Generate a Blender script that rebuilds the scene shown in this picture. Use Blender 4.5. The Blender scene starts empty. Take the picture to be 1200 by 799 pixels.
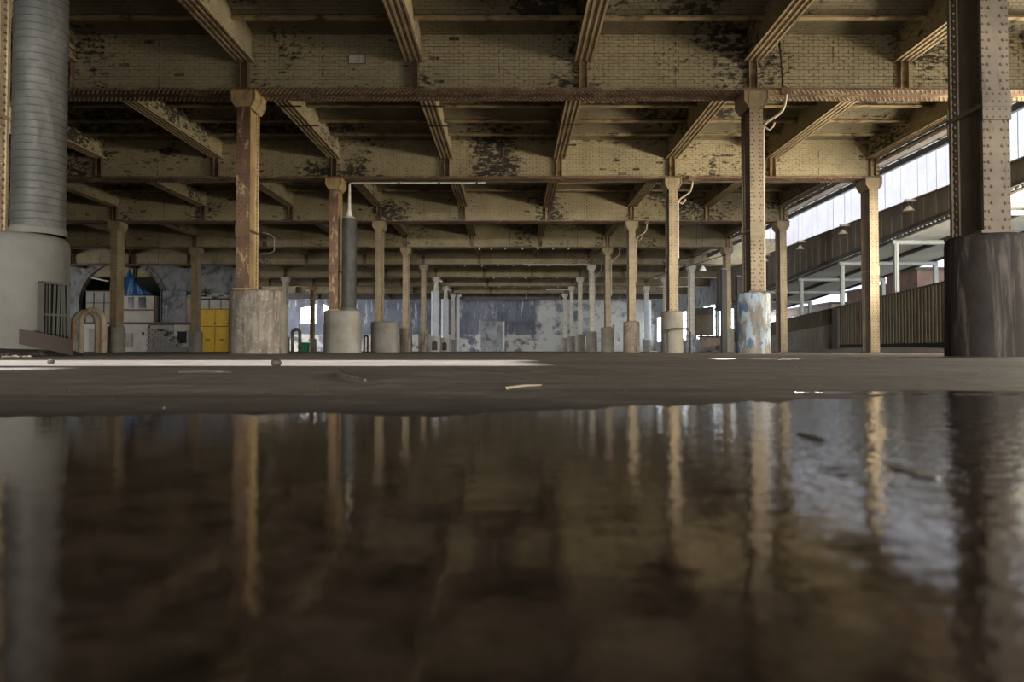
import bpy, bmesh, math, random
from mathutils import Vector, Matrix
R = random.Random(7)
C = bpy.context.scene.collection
k = 0.009121      # metres per lateral unit
S = 7.297         # bay depth in metres
EYE = 0.06        # camera height
def X(u): return u * k
def Y(d): return d * S
def Z(u): return EYE + u * k

# ------------------------------------------------------------------ camera, world, lights
cam = bpy.data.cameras.new('camera'); co = bpy.data.objects.new('camera', cam); C.objects.link(co)
bpy.context.scene.camera = co
cam.sensor_width = 36; cam.lens = 24; cam.clip_start = 0.01; cam.clip_end = 400
PITCH = math.radians(1.3)
co.location = (0, 0, EYE); co.rotation_euler = (math.pi / 2 + PITCH, 0, 0)
cam.shift_y = (11.5 - 800 * math.tan(PITCH)) / 1200
cam.dof.use_dof = True; cam.dof.focus_distance = 5.0; cam.dof.aperture_fstop = 8.0

W = bpy.data.worlds.new('world'); bpy.context.scene.world = W; W.use_nodes = True
W.node_tree.nodes['Background'].inputs[0].default_value = (0.83, 0.90, 1.0, 1)
W.node_tree.nodes['Background'].inputs[1].default_value = 1.7

def light(name, kind, loc, direction, energy, color, size=None, size_y=None, angle=None):
    L = bpy.data.lights.new(name, kind); o = bpy.data.objects.new(name, L); C.objects.link(o)
    o.location = loc; L.energy = energy; L.color = color
    o.rotation_euler = Vector(direction).to_track_quat('-Z', 'Y').to_euler()
    if size: L.shape = 'RECTANGLE'; L.size = size; L.size_y = size_y
    if angle: L.angle = angle
    return o
SUN = Vector((math.cos(math.radians(60)), 0, -math.sin(math.radians(60))))
light('sun', 'SUN', (0, 0, 30), SUN, 9.5, (0.97, 0.97, 1.0), angle=math.radians(1.2))
# daylight entering by the open right side of the hall
key = bpy.data.lights.new('side_opening_daylight', 'AREA'); ko = bpy.data.objects.new('side_opening_daylight', key); C.objects.link(ko)
key.shape = 'RECTANGLE'; key.size = 9.0; key.size_y = 2.4; key.energy = 800; key.color = (1.0, 0.86, 0.60)
ko.location = (X(1640), Y(0.55), Z(330)); ko.matrix_world = Matrix.Translation(ko.location) @ Matrix(((0, -0.20, 0.98, 0), (1, 0, 0, 0), (0, 0.98, 0.20, 0), (0, 0, 0, 1))) 
# the columns above: local x along depth, local y up, local z away from the hall (light shines along -z)
ko.matrix_world = Matrix(((0, 0.22, 0.975, X(1640)), (-1, 0, 0, Y(0.55)), (0, 0.975, -0.22, Z(330)), (0, 0, 0, 1)))

# added fill lamp behind the camera, shining in low through an unseen opening
light('front_wall_fill', 'AREA', (X(100), Y(-6), 1.35), (0, 1, 0.0), 34000, (1.0, 0.95, 0.86), 12, 2.2)
# added warm lamp for sun bounced off the canopy, out of frame at right
light('ramp_bounce_fill', 'AREA', (X(1560), Y(2.1), Z(345)), (-1, 0.45, 0.36), 1500, (1.0, 0.88, 0.66), 4, 1.2)

# added fill lamp hidden behind the arch wall, brightens the back wall
light('far_aisle_fill', 'AREA', (X(-4330), Y(9.1), 2.6), (1, 0.05, 0.03), 9500, (0.95, 0.97, 1.0), 22, 4.4)
light('left_aisle_fill', 'AREA', (X(-4330), Y(5.2), 2.6), (1, 0.9, 0.0), 1100, (1.0, 0.98, 0.95), 9, 4.0)  # added fill lamp out of frame, brightens the cabins

vs = bpy.context.scene.view_settings
vs.view_transform = 'Standard'; vs.look = 'None'; vs.gamma = 1; vs.use_curve_mapping = False
vs.exposure = 0.12

# ------------------------------------------------------------------ materials
class NT:
    def __init__(s, name):
        s.m = bpy.data.materials.new(name); s.m.use_nodes = True
        s.t = s.m.node_tree; s.n = s.t.nodes; s.l = s.t.links; s.b = s.n['Principled BSDF']
        s.pos = s.n.new('ShaderNodeNewGeometry').outputs['Position']
    def lk(s, a, b): s.l.new(a, b)
    def scale(s, v, sc):
        x = s.n.new('ShaderNodeVectorMath'); x.operation = 'MULTIPLY'; s.lk(v, x.inputs[0]); x.inputs[1].default_value = sc; return x.outputs[0]
    def noise(s, sc, vec=None, detail=5, rough=0.6, mul=(1, 1, 1), dist=0):
        x = s.n.new('ShaderNodeTexNoise'); x.inputs['Scale'].default_value = sc; x.inputs['Detail'].default_value = detail
        x.inputs['Roughness'].default_value = rough; x.inputs['Distortion'].default_value = dist
        s.lk(s.scale(vec or s.pos, mul), x.inputs['Vector']); return x.outputs['Fac']
    def ramp(s, f, a, b, va=0.0, vb=1.0):
        x = s.n.new('ShaderNodeMapRange'); x.clamp = True; s.lk(f, x.inputs[0])
        for i, v in enumerate((a, b, va, vb)): x.inputs[i + 1].default_value = v
        return x.outputs[0]
    def mix(s, f, a, b):
        x = s.n.new('ShaderNodeMix'); x.data_type = 'RGBA'
        if isinstance(f, float): x.inputs[0].default_value = f
        else: s.lk(f, x.inputs[0])
        for i, v in ((6, a), (7, b)):
            if isinstance(v, tuple): x.inputs[i].default_value = (*v, 1)
            else: s.lk(v, x.inputs[i])
        return x.outputs[2]
    def math(s, op, a, b=None):
        x = s.n.new('ShaderNodeMath'); x.operation = op
        for i, v in ((0, a), (1, b)):
            if v is None: continue
            if isinstance(v, (int, float)): x.inputs[i].default_value = v
            else: s.lk(v, x.inputs[i])
        return x.outputs[0]
    def bump(s, h, strength, dist=0.02, prev=None):
        x = s.n.new('ShaderNodeBump'); x.inputs['Strength'].default_value = strength; x.inputs['Distance'].default_value = dist
        s.lk(h, x.inputs['Height'])
        if prev: s.lk(prev, x.inputs['Normal'])
        return x.outputs[0]
    def brickvec(s, mode):
        sp = s.n.new('ShaderNodeSeparateXYZ'); s.lk(s.pos, sp.inputs[0]); cb = s.n.new('ShaderNodeCombineXYZ')
        if mode == 'wall':
            s.lk(s.math('ADD', sp.outputs[0], sp.outputs[1]), cb.inputs[0]); s.lk(sp.outputs[2], cb.inputs[1])
        else:
            s.lk(sp.outputs[0], cb.inputs[0]); s.lk(sp.outputs[1], cb.inputs[1])
        return cb.outputs[0]
    def brick(s, mode, w=0.225, h=0.075, mortar=0.012):
        x = s.n.new('ShaderNodeTexBrick'); s.lk(s.brickvec(mode), x.inputs['Vector'])
        x.inputs['Scale'].default_value = 1; x.inputs['Brick Width'].default_value = w; x.inputs['Row Height'].default_value = h
        x.inputs['Mortar Size'].default_value = mortar; x.inputs['Mortar Smooth'].default_value = 0.4; return x.outputs['Fac']
    def out(s, color=None, rough=None, normal=None, metal=None):
        for nm, v in (('Base Color', color), ('Roughness', rough), ('Normal', normal), ('Metallic', metal)):
            if v is None: continue
            if isinstance(v, tuple): s.b.inputs[nm].default_value = (*v, 1)
            elif isinstance(v, (int, float)): s.b.inputs[nm].default_value = v
            else: s.lk(v, s.b.inputs[nm])
        return s.m

def weathered(name, c1, c2, stain, sc=2.0, st=(0.55, 0.68), streak=(3, 3, 0.5), rough=0.75, bump=0.3, metal=0.0, stsc=1.5, fine=None):
    t = NT(name)
    col = t.mix(t.ramp(t.noise(sc), 0.35, 0.65), c1, c2)
    if fine: col = t.mix(t.ramp(t.noise(14), 0.5, 0.7), col, fine)
    col = t.mix(t.ramp(t.noise(stsc, mul=streak, dist=0.6, detail=7, rough=0.7), *st), col, stain)
    return t.out(col, rough, t.bump(t.noise(25), bump, 0.01), metal)

def painted_brick(name, c1, c2, dark, mode='wall', thr=(0.535, 0.60), brk=True):
    t = NT(name)
    col = t.mix(t.ramp(t.noise(1.3), 0.3, 0.7), c1, c2)
    col = t.mix(t.ramp(t.noise(9, detail=6), 0.52, 0.7, 0, 0.45), col, tuple(0.55 * v for v in c2))
    patch = t.noise(0.35, detail=2)
    pk = t.math('ADD', t.noise(5.0, mul=(1, 1, 2.2), detail=6, rough=0.7), t.ramp(patch, 0.42, 0.66, -0.13, 0.12))
    pm = t.ramp(pk, *thr)
    col = t.mix(pm, col, dark)
    n = t.bump(t.noise(12, detail=6), 0.5, 0.02)
    if brk:
        bf = t.brick(mode)
        col = t.mix(t.math('MULTIPLY', bf, t.ramp(t.noise(2.2), 0.4, 0.65, 0.05, 0.6)), col, tuple(0.25 * v for v in c2))
        n = t.bump(t.math('SUBTRACT', 1.0, bf), 0.8, 0.02, n)
    return t.out(col, 0.85, n)

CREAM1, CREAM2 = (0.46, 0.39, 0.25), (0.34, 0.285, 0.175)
M = {}
M['brick'] = painted_brick('painted_brick_face', CREAM1, CREAM2, (0.045, 0.038, 0.03), brk=False)
M['brickrow'] = painted_brick('painted_brick_wall', CREAM1, CREAM2, (0.045, 0.038, 0.03))
M['girdface'] = painted_brick('painted_encasement', CREAM1, CREAM2, (0.06, 0.05, 0.035), thr=(0.62, 0.7))
M['mortar'] = weathered('dark_mortar', (0.22, 0.18, 0.11), (0.15, 0.12, 0.075), (0.05, 0.04, 0.03), rough=0.95, st=(.48,.6), sc=1.3)
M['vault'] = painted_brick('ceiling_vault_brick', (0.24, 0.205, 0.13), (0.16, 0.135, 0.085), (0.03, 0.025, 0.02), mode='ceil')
M['joist'] = weathered('joist_steel', (0.42, 0.33, 0.19), (0.28, 0.20, 0.11), (0.10, 0.05, 0.025), st=(0.5, 0.62), streak=(1, 1, 1))
M['flange'] = weathered('girder_flange_steel', (0.20, 0.12, 0.07), (0.11, 0.07, 0.045), (0.36, 0.28, 0.17), st=(0.52, 0.62), streak=(1, 1, 1), rough=0.6)
M['rivet'] = weathered('rivet_steel', (0.40, 0.30, 0.19), (0.24, 0.16, 0.10), (0.12, 0.06, 0.03), st=(0.5, 0.6), streak=(1, 1, 1), rough=0.5)
M['secflange'] = weathered('longitudinal_flange_steel', (0.36, 0.26, 0.16), (0.22, 0.15, 0.09), (0.45, 0.36, 0.22), streak=(1, .3, 1), rough=0.6)
M['secrib'] = weathered('rib_steel', (0.50, 0.41, 0.27), (0.36, 0.27, 0.16), (0.15, 0.08, 0.04), streak=(1, .3, 1), rough=0.55)
M['colL'] = weathered('ochre_rusty_paint', (0.50, 0.36, 0.18), (0.36, 0.24, 0.11), (0.13, 0.055, 0.022), st=(0.56, 0.66), streak=(3, 3, 1.5), rough=0.55)
M['colrust'] = weathered('rust_brown_flange', (0.17, 0.095, 0.045), (0.10, 0.052, 0.026), (0.40, 0.29, 0.15), st=(0.54, 0.60), streak=(3, 3, 1.2), rough=0.55)
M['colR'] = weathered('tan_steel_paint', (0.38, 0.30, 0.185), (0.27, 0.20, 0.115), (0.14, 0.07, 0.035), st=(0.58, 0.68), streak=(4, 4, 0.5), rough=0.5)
M['colside'] = weathered('brown_shaft_paint', (0.19, 0.14, 0.085), (0.13, 0.095, 0.06), (0.07, 0.04, 0.025), st=(0.58, 0.68), streak=(4, 4, 1), rough=0.55)  # shaft sides darker brown than the tan flange fronts
M['colW'] = weathered('pale_steel_paint', (0.60, 0.58, 0.52), (0.48, 0.44, 0.36), (0.2, 0.12, 0.07), st=(0.58, 0.68), streak=(4, 4, 0.4), rough=0.5)
M['colDark'] = weathered('dark_brown_steel_paint', (0.15, 0.12, 0.08), (0.09, 0.07, 0.05), (0.05, 0.03, 0.02), rough=0.55)
M['colrivet'] = weathered('column_rivet_rust', (0.14, 0.075, 0.04), (0.08, 0.045, 0.028), (0.32, 0.2, 0.11), st=(0.55, 0.65), streak=(1, 1, 1), rough=0.5)
M['conc'] = weathered('stained_concrete', (0.33, 0.285, 0.225), (0.22, 0.18, 0.14), (0.09, 0.07, 0.055), st=(0.47, 0.66), streak=(5, 5, 0.5), bump=0.5, fine=(0.42, 0.38, 0.31))
M['concpale'] = weathered('pale_limewashed_concrete', (0.30, 0.285, 0.25), (0.22, 0.20, 0.165), (0.09, 0.11, 0.09), st=(0.60, 0.75), streak=(3, 3, 0.8), bump=0.5)
M['concgrey'] = weathered('grey_rendered_plinth', (0.125, 0.12, 0.105), (0.09, 0.086, 0.073), (0.045, 0.065, 0.05), st=(0.56, 0.75), streak=(2, 2, 0.8), bump=0.5)
M['concdark'] = weathered('blackened_concrete', (0.028, 0.023, 0.02), (0.018, 0.015, 0.013), (0.085, 0.072, 0.062), st=(0.52, 0.66), streak=(5, 5, 0.5), rough=0.65, bump=0.5)
M['concdark'].node_tree.nodes['Principled BSDF'].inputs['Specular IOR Level'].default_value = 0.2
def blue_conc():
    t = NT('concrete_with_flaking_blue_white_paint')
    col = t.mix(t.ramp(t.noise(3), 0.35, 0.65), (0.30, 0.26, 0.2), (0.2, 0.17, 0.13))
    col = t.mix(t.ramp(t.noise(2.6, mul=(1.5, 1.5, 0.7), dist=0.8), 0.44, 0.54), col, (0.42, 0.50, 0.58))
    col = t.mix(t.ramp(t.noise(4.2, mul=(1.5, 1.5, 0.7), dist=1.2), 0.53, 0.6), col, (0.10, 0.17, 0.27))
    col = t.mix(t.ramp(t.noise(2.1, mul=(3, 3, 0.5), detail=7), 0.55, 0.68), col, (0.08, 0.065, 0.05))
    return t.out(col, 0.5, t.bump(t.noise(20), 0.4, 0.01))
M['concblue'] = blue_conc()
M['duct'] = weathered('spiral_duct_metal', (0.055, 0.056, 0.05), (0.035, 0.036, 0.032), (0.10, 0.097, 0.087), st=(0.5, 0.7), streak=(2, 2, 1), rough=0.6, metal=0.0)
M['lagging'] = weathered('pale_blue_pipe_lagging', (0.62, 0.68, 0.74), (0.50, 0.56, 0.62), (0.30, 0.27, 0.24), st=(0.62, 0.75), rough=0.6)
M['whitepipe'] = weathered('white_pipe_paint', (0.70, 0.68, 0.62), (0.58, 0.54, 0.46), (0.30, 0.24, 0.17), st=(0.6, 0.7), rough=0.5)
M['rustdark'] = weathered('dark_rusted_plate', (0.030, 0.018, 0.013), (0.02, 0.013, 0.01), (0.06, 0.032, 0.02), streak=(1, 1, 1), rough=0.75)
M['rust'] = weathered('rusted_plate', (0.065, 0.035, 0.024), (0.04, 0.025, 0.02), (0.12, 0.06, 0.035), streak=(1, 1, 1), rough=0.6)
M['wood'] = weathered('grey_wood', (0.05, 0.052, 0.043), (0.03, 0.03, 0.024), (0.05, 0.05, 0.04), streak=(3, 3, .4))
M['black'] = weathered('dark_void_paint', (0.012, 0.011, 0.01), (0.008, 0.008, 0.008), (0.02, 0.02, 0.02))
M['hoop'] = weathered('cream_painted_hoop', (0.42, 0.36, 0.26), (0.31, 0.25, 0.17), (0.34, 0.13, 0.06), st=(0.52, 0.6), streak=(1, 1, 1))
M['hooprust'] = weathered('rust_brown_hoop', (0.20, 0.13, 0.09), (0.13, 0.08, 0.05), (0.3, 0.24, 0.17), streak=(1, 1, 1))
M['yellow'] = weathered('yellow_door_paint', (0.78, 0.50, 0.05), (0.68, 0.42, 0.05), (0.30, 0.19, 0.07), st=(0.62, 0.72), streak=(2, 2, 1))
M['cabin'] = weathered('dirty_white_cabin', (0.55, 0.53, 0.50), (0.44, 0.42, 0.39), (0.2, 0.17, 0.15), st=(0.6, 0.75), streak=(2, 2, 1))
M['cabingrey'] = weathered('grey_green_cabin', (0.36, 0.35, 0.30), (0.29, 0.28, 0.24), (0.15, 0.14, 0.12), st=(0.6, 0.75))
M['redtrim'] = weathered('dull_red_trim', (0.28, 0.07, 0.05), (0.2, 0.06, 0.05), (0.1, 0.05, 0.04))
M['tarp'] = weathered('blue_tarpaulin', (0.02, 0.11, 0.30), (0.012, 0.07, 0.21), (0.03, 0.16, 0.38), rough=0.45, streak=(1, 1, 3))
M['green'] = weathered('green_bin_plastic', (0.02, 0.26, 0.12), (0.015, 0.2, 0.09), (0.01, 0.1, 0.05))
M['bluewall'] = weathered('peeling_grey_blue_plaster', (0.30, 0.31, 0.33), (0.20, 0.21, 0.225), (0.09, 0.095, 0.11), sc=1.2, st=(0.5, 0.62), streak=(1, 1, 0.7))
M['block'] = weathered('grey_concrete_block', (0.26, 0.25, 0.23), (0.20, 0.19, 0.18), (0.12, 0.11, 0.1), streak=(1, 1, 1))
M['glassdark'] = weathered('dark_glass', (0.03, 0.04, 0.045), (0.02, 0.025, 0.03), (0.06, 0.07, 0.08), rough=0.15)
M['board'] = weathered('brown_fascia_sheet', (0.20, 0.17, 0.13), (0.155, 0.13, 0.10), (0.07, 0.055, 0.04), st=(0.55, 0.7), streak=(1, 2, .5))
M['parapet'] = weathered('olive_parapet_sheet', (0.15, 0.128, 0.085), (0.11, 0.093, 0.062), (0.09, 0.07, 0.05), st=(0.55, 0.7), streak=(1, 2, .5))
M['soffit'] = weathered('pale_soffit_sheet', (0.72, 0.74, 0.72), (0.62, 0.64, 0.62), (0.45, 0.45, 0.42), st=(0.6, 0.75), streak=(2, .3, 1))
M['steelwhite'] = weathered('white_steel_post', (0.29, 0.315, 0.32), (0.23, 0.25, 0.255), (0.3, 0.29, 0.27), rough=0.5)
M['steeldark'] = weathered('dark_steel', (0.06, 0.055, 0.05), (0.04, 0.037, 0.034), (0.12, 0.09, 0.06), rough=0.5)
M['ledger'] = weathered('pale_edge_steel', (0.62, 0.52, 0.40), (0.50, 0.40, 0.29), (0.22, 0.13, 0.08), st=(0.55, 0.68), rough=0.5)
M['brown'] = weathered('brown_brick_building', (0.24, 0.14, 0.10), (0.17, 0.10, 0.075), (0.10, 0.07, 0.06), streak=(1, 1, 1))
M['pinkwall'] = weathered('pinkish_render', (0.50, 0.38, 0.31), (0.40, 0.31, 0.25), (0.25, 0.18, 0.15))
M['road'] = weathered('ramp_concrete', (0.34, 0.32, 0.29), (0.27, 0.25, 0.22), (0.16, 0.15, 0.13))
M['paper'] = weathered('pale_paper', (0.62, 0.56, 0.46), (0.5, 0.45, 0.36), (0.3, 0.25, 0.2))
M['twig'] = weathered('twig_bark', (0.09, 0.065, 0.045), (0.05, 0.04, 0.03), (0.2, 0.16, 0.12))
M['straw'] = weathered('pale_splinter', (0.36, 0.30, 0.21), (0.26, 0.2, 0.13), (0.12, 0.08, 0.05))
M['beadwhite'] = weathered('glossy_white', (0.85, 0.85, 0.85), (0.75, 0.75, 0.75), (0.6, 0.6, 0.6), rough=0.2)

def panel_mat():
    t = NT('white_painted_sheet')
    col = t.mix(t.ramp(t.noise(1.0), 0.35, 0.65), (0.36, 0.355, 0.37), (0.31, 0.305, 0.32))
    col = t.mix(t.ramp(t.noise(1.6, mul=(1, 3, 0.35), detail=8, rough=0.75), 0.62, 0.68), col, (0.22, 0.15, 0.11))
    return t.out(col, 0.6)
M['panel'] = panel_mat()

def back_wall_mat():
    t = NT('patchy_blue_grey_back_wall')
    sp = t.n.new('ShaderNodeSeparateXYZ'); t.lk(t.pos, sp.inputs[0])
    col = t.mix(t.ramp(t.noise(0.45, detail=8, rough=0.65), 0.35, 0.65), (0.17, 0.19, 0.235), (0.085, 0.095, 0.125))
    col = t.mix(t.ramp(t.noise(0.9, mul=(2.5, 1, 0.5), detail=8, rough=0.7), 0.55, 0.63), col, (0.42, 0.42, 0.41))
    col = t.mix(t.ramp(t.noise(1.4, mul=(2.5, 1, 0.5), detail=8, rough=0.7), 0.58, 0.66), col, (0.035, 0.035, 0.05))
    # pale repainted dado at the foot of the wall and pale bay at its right end: paint with edges of its own
    wob = t.math('MULTIPLY', t.noise(1.1), 0.6)
    dado = t.ramp(t.math('ADD', sp.outputs[2], wob), 2.2, 2.35, 1, 0)
    dado = t.math('MULTIPLY', dado, t.ramp(t.noise(1.0, detail=7), 0.42, 0.5))
    col = t.mix(dado, col, (0.52, 0.50, 0.47))
    bay = t.ramp(t.math('ADD', sp.outputs[0], wob), 3.0, 3.4)
    bay = t.math('MULTIPLY', bay, t.ramp(t.noise(0.8, detail=8, rough=0.7), 0.40, 0.50))
    col = t.mix(bay, col, (0.44, 0.44, 0.42))
    return t.out(col, 0.85, t.bump(t.noise(8), 0.3, 0.02))
M['backwall'] = back_wall_mat()

def floor_mat():
    t = NT('worn_hall_floor')
    col = t.mix(t.ramp(t.noise(0.8, detail=8, rough=0.65), 0.35, 0.65), (0.24, 0.205, 0.165), (0.13, 0.107, 0.085))
    col = t.mix(t.ramp(t.noise(7, detail=8, rough=0.7), 0.5, 0.68), col, (0.31, 0.275, 0.23))
    col = t.mix(t.ramp(t.noise(30, detail=6, rough=0.7), 0.55, 0.66), col, (0.07, 0.055, 0.045))
    col = t.mix(t.ramp(t.noise(3.0, mul=(0.35, 2.5, 1), detail=7), 0.55, 0.66), col, (0.09, 0.075, 0.06))
    # soaked concrete around the pool: darker with its own wavering edge
    sp = t.n.new('ShaderNodeSeparateXYZ'); t.lk(t.pos, sp.inputs[0])
    yy = t.math('ADD', sp.outputs[1], t.math('MULTIPLY', t.noise(3.5, detail=7), 0.55))
    wet = t.ramp(yy, 0.90, 1.35, 1, 0)
    col = t.mix(wet, col, (0.045, 0.035, 0.027))
    rough = t.ramp(t.noise(2.0, detail=6), 0.3, 0.7, 0.45, 0.8)
    return t.out(col, rough, t.bump(t.noise(45, detail=8, rough=0.7), 0.55, 0.004, t.bump(t.noise(4, detail=5), 0.5, 0.01)))
M['floor'] = floor_mat()

def puddle_mat():
    t = NT('shallow_dirty_water')
    sp = t.n.new('ShaderNodeSeparateXYZ'); t.lk(t.pos, sp.inputs[0])
    col = t.mix(t.ramp(t.noise(28, detail=9, rough=0.8), 0.42, 0.60), (0.085, 0.058, 0.044), (0.020, 0.016, 0.012))
    grit = t.ramp(sp.outputs[0], 0.0, 0.3, 0.22, 1.0)
    n1 = t.noise(22, mul=(1, 1.6, 1), detail=3)
    n2 = t.noise(62, mul=(1, 1.2, 1), detail=3.5, rough=0.6)
    b1 = t.bump(n1, 0.03, 0.004)
    x = t.n.new('ShaderNodeBump'); x.inputs['Distance'].default_value = 0.0013
    t.lk(t.math('MULTIPLY', grit, 0.75), x.inputs['Strength']); t.lk(n2, x.inputs['Height']); t.lk(b1, x.inputs['Normal'])
    t.b.inputs['IOR'].default_value = 1.6
    return t.out(col, t.ramp(t.noise(14, detail=5), 0.45, 0.65, 0.01, 0.07), x.outputs[0])
M['puddle'] = puddle_mat()
def emis(name, col, s):
    t = NT(name); t.b.inputs['Emission Color'].default_value = (*col, 1); t.b.inputs['Emission Strength'].default_value = s
    return t.out((0.8, 0.8, 0.8), 0.5)
M['litwin'] = emis('daylit_window_pane', (0.88, 0.94, 1.0), 5.0)

# ------------------------------------------------------------------ mesh helpers
class MB:
    def __init__(s): s.v = []; s.f = []
    def add(s, vs_, fs):
        o = len(s.v); s.v += [tuple(p) for p in vs_]; s.f += [tuple(i + o for i in f) for f in fs]; return s
    def box(s, x0, x1, y0, y1, z0, z1):
        return s.add([(x0, y0, z0), (x1, y0, z0), (x1, y1, z0), (x0, y1, z0), (x0, y0, z1), (x1, y0, z1), (x1, y1, z1), (x0, y1, z1)],
                     [(3, 2, 1, 0), (4, 5, 6, 7), (0, 1, 5, 4), (1, 2, 6, 5), (2, 3, 7, 6), (3, 0, 4, 7)])
    def prism(s, poly, axis, a, b):
        n = len(poly)
        def P(p, t): return (t, p[0], p[1]) if axis == 'x' else (p[0], t, p[1]) if axis == 'y' else (p[0], p[1], t)
        vs_ = [P(p, a) for p in poly] + [P(p, b) for p in poly]
        return s.add(vs_, [tuple(range(n)), tuple(range(2 * n - 1, n - 1, -1))] + [(i, (i + 1) % n, n + (i + 1) % n, n + i) for i in range(n)])
    def tube(s, pts, r, n=10, caps=True):
        pts = [Vector(p) for p in pts]; rs = r if isinstance(r, (list, tuple)) else [r] * len(pts)
        rings = []; prev = None
        for i, p in enumerate(pts):
            d = (pts[min(i + 1, len(pts) - 1)] - pts[max(i - 1, 0)]).normalized()
            a = (prev - d * prev.dot(d)) if prev else d.cross(Vector((0, 0, 1)) if abs(d.z) < 0.9 else Vector((1, 0, 0)))
            a.normalize(); prev = a; b = d.cross(a)
            rings.append([p + (a * math.cos(q) + b * math.sin(q)) * rs[i] for q in [2 * math.pi * j / n for j in range(n)]])
        vs_ = [p for r_ in rings for p in r_]; fs = []
        for i in range(len(pts) - 1):
            for j in range(n): fs.append((i * n + j, i * n + (j + 1) % n, (i + 1) * n + (j + 1) % n, (i + 1) * n + j))
        if caps: fs += [tuple(range(n - 1, -1, -1)), tuple(range((len(pts) - 1) * n, len(pts) * n))]
        return s.add(vs_, fs)
    def lathe(s, prof, n=32, cx=0, cy=0, half=0.0):
        # half: elongation of the section along x (stadium)
        vs_ = []; fs = []
        for (r, z) in prof:
            for j in range(n):
                a = 2 * math.pi * j / n
                ox = half if math.cos(a) >= 0 else -half
                vs_.append((cx + ox + r * math.cos(a), cy + r * math.sin(a), z))
        for i in range(len(prof) - 1):
            for j in range(n): fs.append((i * n + j, i * n + (j + 1) % n, (i + 1) * n + (j + 1) % n, (i + 1) * n + j))
        fs += [tuple(range(n - 1, -1, -1)), tuple(range((len(prof) - 1) * n, len(prof) * n))]
        return s.add(vs_, fs)
    def rivet(s, c, nrm, r=0.014, n=6):
        nrm = Vector(nrm); a = nrm.orthogonal().normalized(); b = nrm.cross(a); c = Vector(c)
        vs_ = [c + (a * math.cos(2 * math.pi * j / n) + b * math.sin(2 * math.pi * j / n)) * r for j in range(n)]
        vs_ += [c + nrm * r * 0.6 + (a * math.cos(2 * math.pi * j / n) + b * math.sin(2 * math.pi * j / n)) * r * 0.6 for j in range(n)]
        return s.add(vs_, [(j, (j + 1) % n, n + (j + 1) % n, n + j) for j in range(n)] + [tuple(range(n, 2 * n))])
    def mesh(s, name, m):
        me = bpy.data.meshes.new(name); me.from_pydata(s.v, [], s.f); me.materials.append(M[m]); me.validate(); me.update(); return me
def smooth(me, ang=40):
    for p in me.polygons: p.use_smooth = True
    try: me.set_sharp_from_angle(angle=math.radians(ang))
    except Exception: pass
    return me
def obj(name, me, parent=None, loc=(0, 0, 0), kind=None, label=None, cat=None, group=None):
    o = bpy.data.objects.new(name, me); C.objects.link(o); o.location = loc; o.parent = parent
    for a, v in (('kind', kind), ('label', label), ('category', cat), ('group', group)):
        if v: o[a] = v
    return o
def thing(name, label, cat, loc=(0, 0, 0), group=None):
    return obj(name, None, None, loc, None, label, cat, group)
def struct(name, me, loc=(0, 0, 0)): return obj(name, me, None, loc, 'structure')
def P(u, d, z): return (X(u), Y(d), Z(z))

# ------------------------------------------------------------------ setting
LEFT, RIGHT, BACK = -4420, 1290, 11.0
mb = MB(); mb.box(X(LEFT), X(1372), Y(-1.4), Y(BACK) + 0.3, -0.3, 0)
struct('floor', mb.mesh('floor', 'floor'))
mb = MB(); mb.box(X(1372), X(9000), Y(-9), Y(20), -0.32, -0.02); mb.box(X(-9000), X(1372), Y(-9), Y(-1.4), -0.32, -0.02)
struct('ground', mb.mesh('ground', 'road'))
# puddle
edge = [(-500, 497), (-200, 494), (0, 491), (70, 489), (150, 489), (230, 486), (300, 488), (380, 485), (450, 489), (520, 490), (560, 486), (620, 483), (690, 481), (740, 477), (790, 478), (850, 474),
        (880, 471), (905, 474), (950, 468), (1000, 469), (1040, 464), (1075, 466), (1100, 462), (1140, 465), (1200, 463), (1300, 465), (1700, 466)]
pts = []
for i in range(len(edge) - 1):
    for q in range(6):
        t = q / 6; x = edge[i][0] * (1 - t) + edge[i + 1][0] * t; y = edge[i][1] * (1 - t) + edge[i + 1][1] * t + R.uniform(-0.9, 0.9)
        d = EYE * 800 / (y - 411); pts.append(((x - 600) / 800 * d, d))
poly = pts + [(3.0, -1.2), (-3.0, -1.2)]
mb = MB(); n = len(poly)
mb.add([(p[0], p[1], 0.0015) for p in poly] + [(p[0], p[1], 0.0001) for p in poly], [tuple(range(n - 1, -1, -1))] + [(i, (i + 1) % n, n + (i + 1) % n, n + i) for i in range(n)])
pud = obj('puddle', mb.mesh('puddle', 'puddle'), kind='stuff', label='shallow still puddle reflecting the columns across the foreground floor', cat='puddle')
# small wet films between the pool and the nearest right column
def film(name, cx, cy, rx, ry, label, seed):
    r_ = random.Random(seed); mb = MB(); pl = []
    for j in range(26):
        a = 2 * math.pi * j / 26; q = r_.uniform(0.7, 1.1); pl.append((cx + rx * q * math.cos(a), cy + ry * q * math.sin(a)))
    mb.add([(*p, 0.001) for p in pl] + [(*p, 0.0001) for p in pl], [tuple(range(26))] + [(i, 26 + i, 26 + (i + 1) % 26, (i + 1) % 26) for i in range(26)])
    obj(name, mb.mesh(name, 'puddle'), kind='stuff', label=label, cat='puddle')
film('puddle', 0.62, 0.97, 0.22, 0.045, 'thin wet film just beyond the right end of the big puddle', 1)
film('puddle', 4.1, 6.35, 0.55, 0.28, 'small bright wet patch left of the nearest right plinth', 2)
film('puddle', 2.1, 4.9, 0.75, 0.16, 'long thin wet streak in front of the blue-stained plinth', 3)

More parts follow.
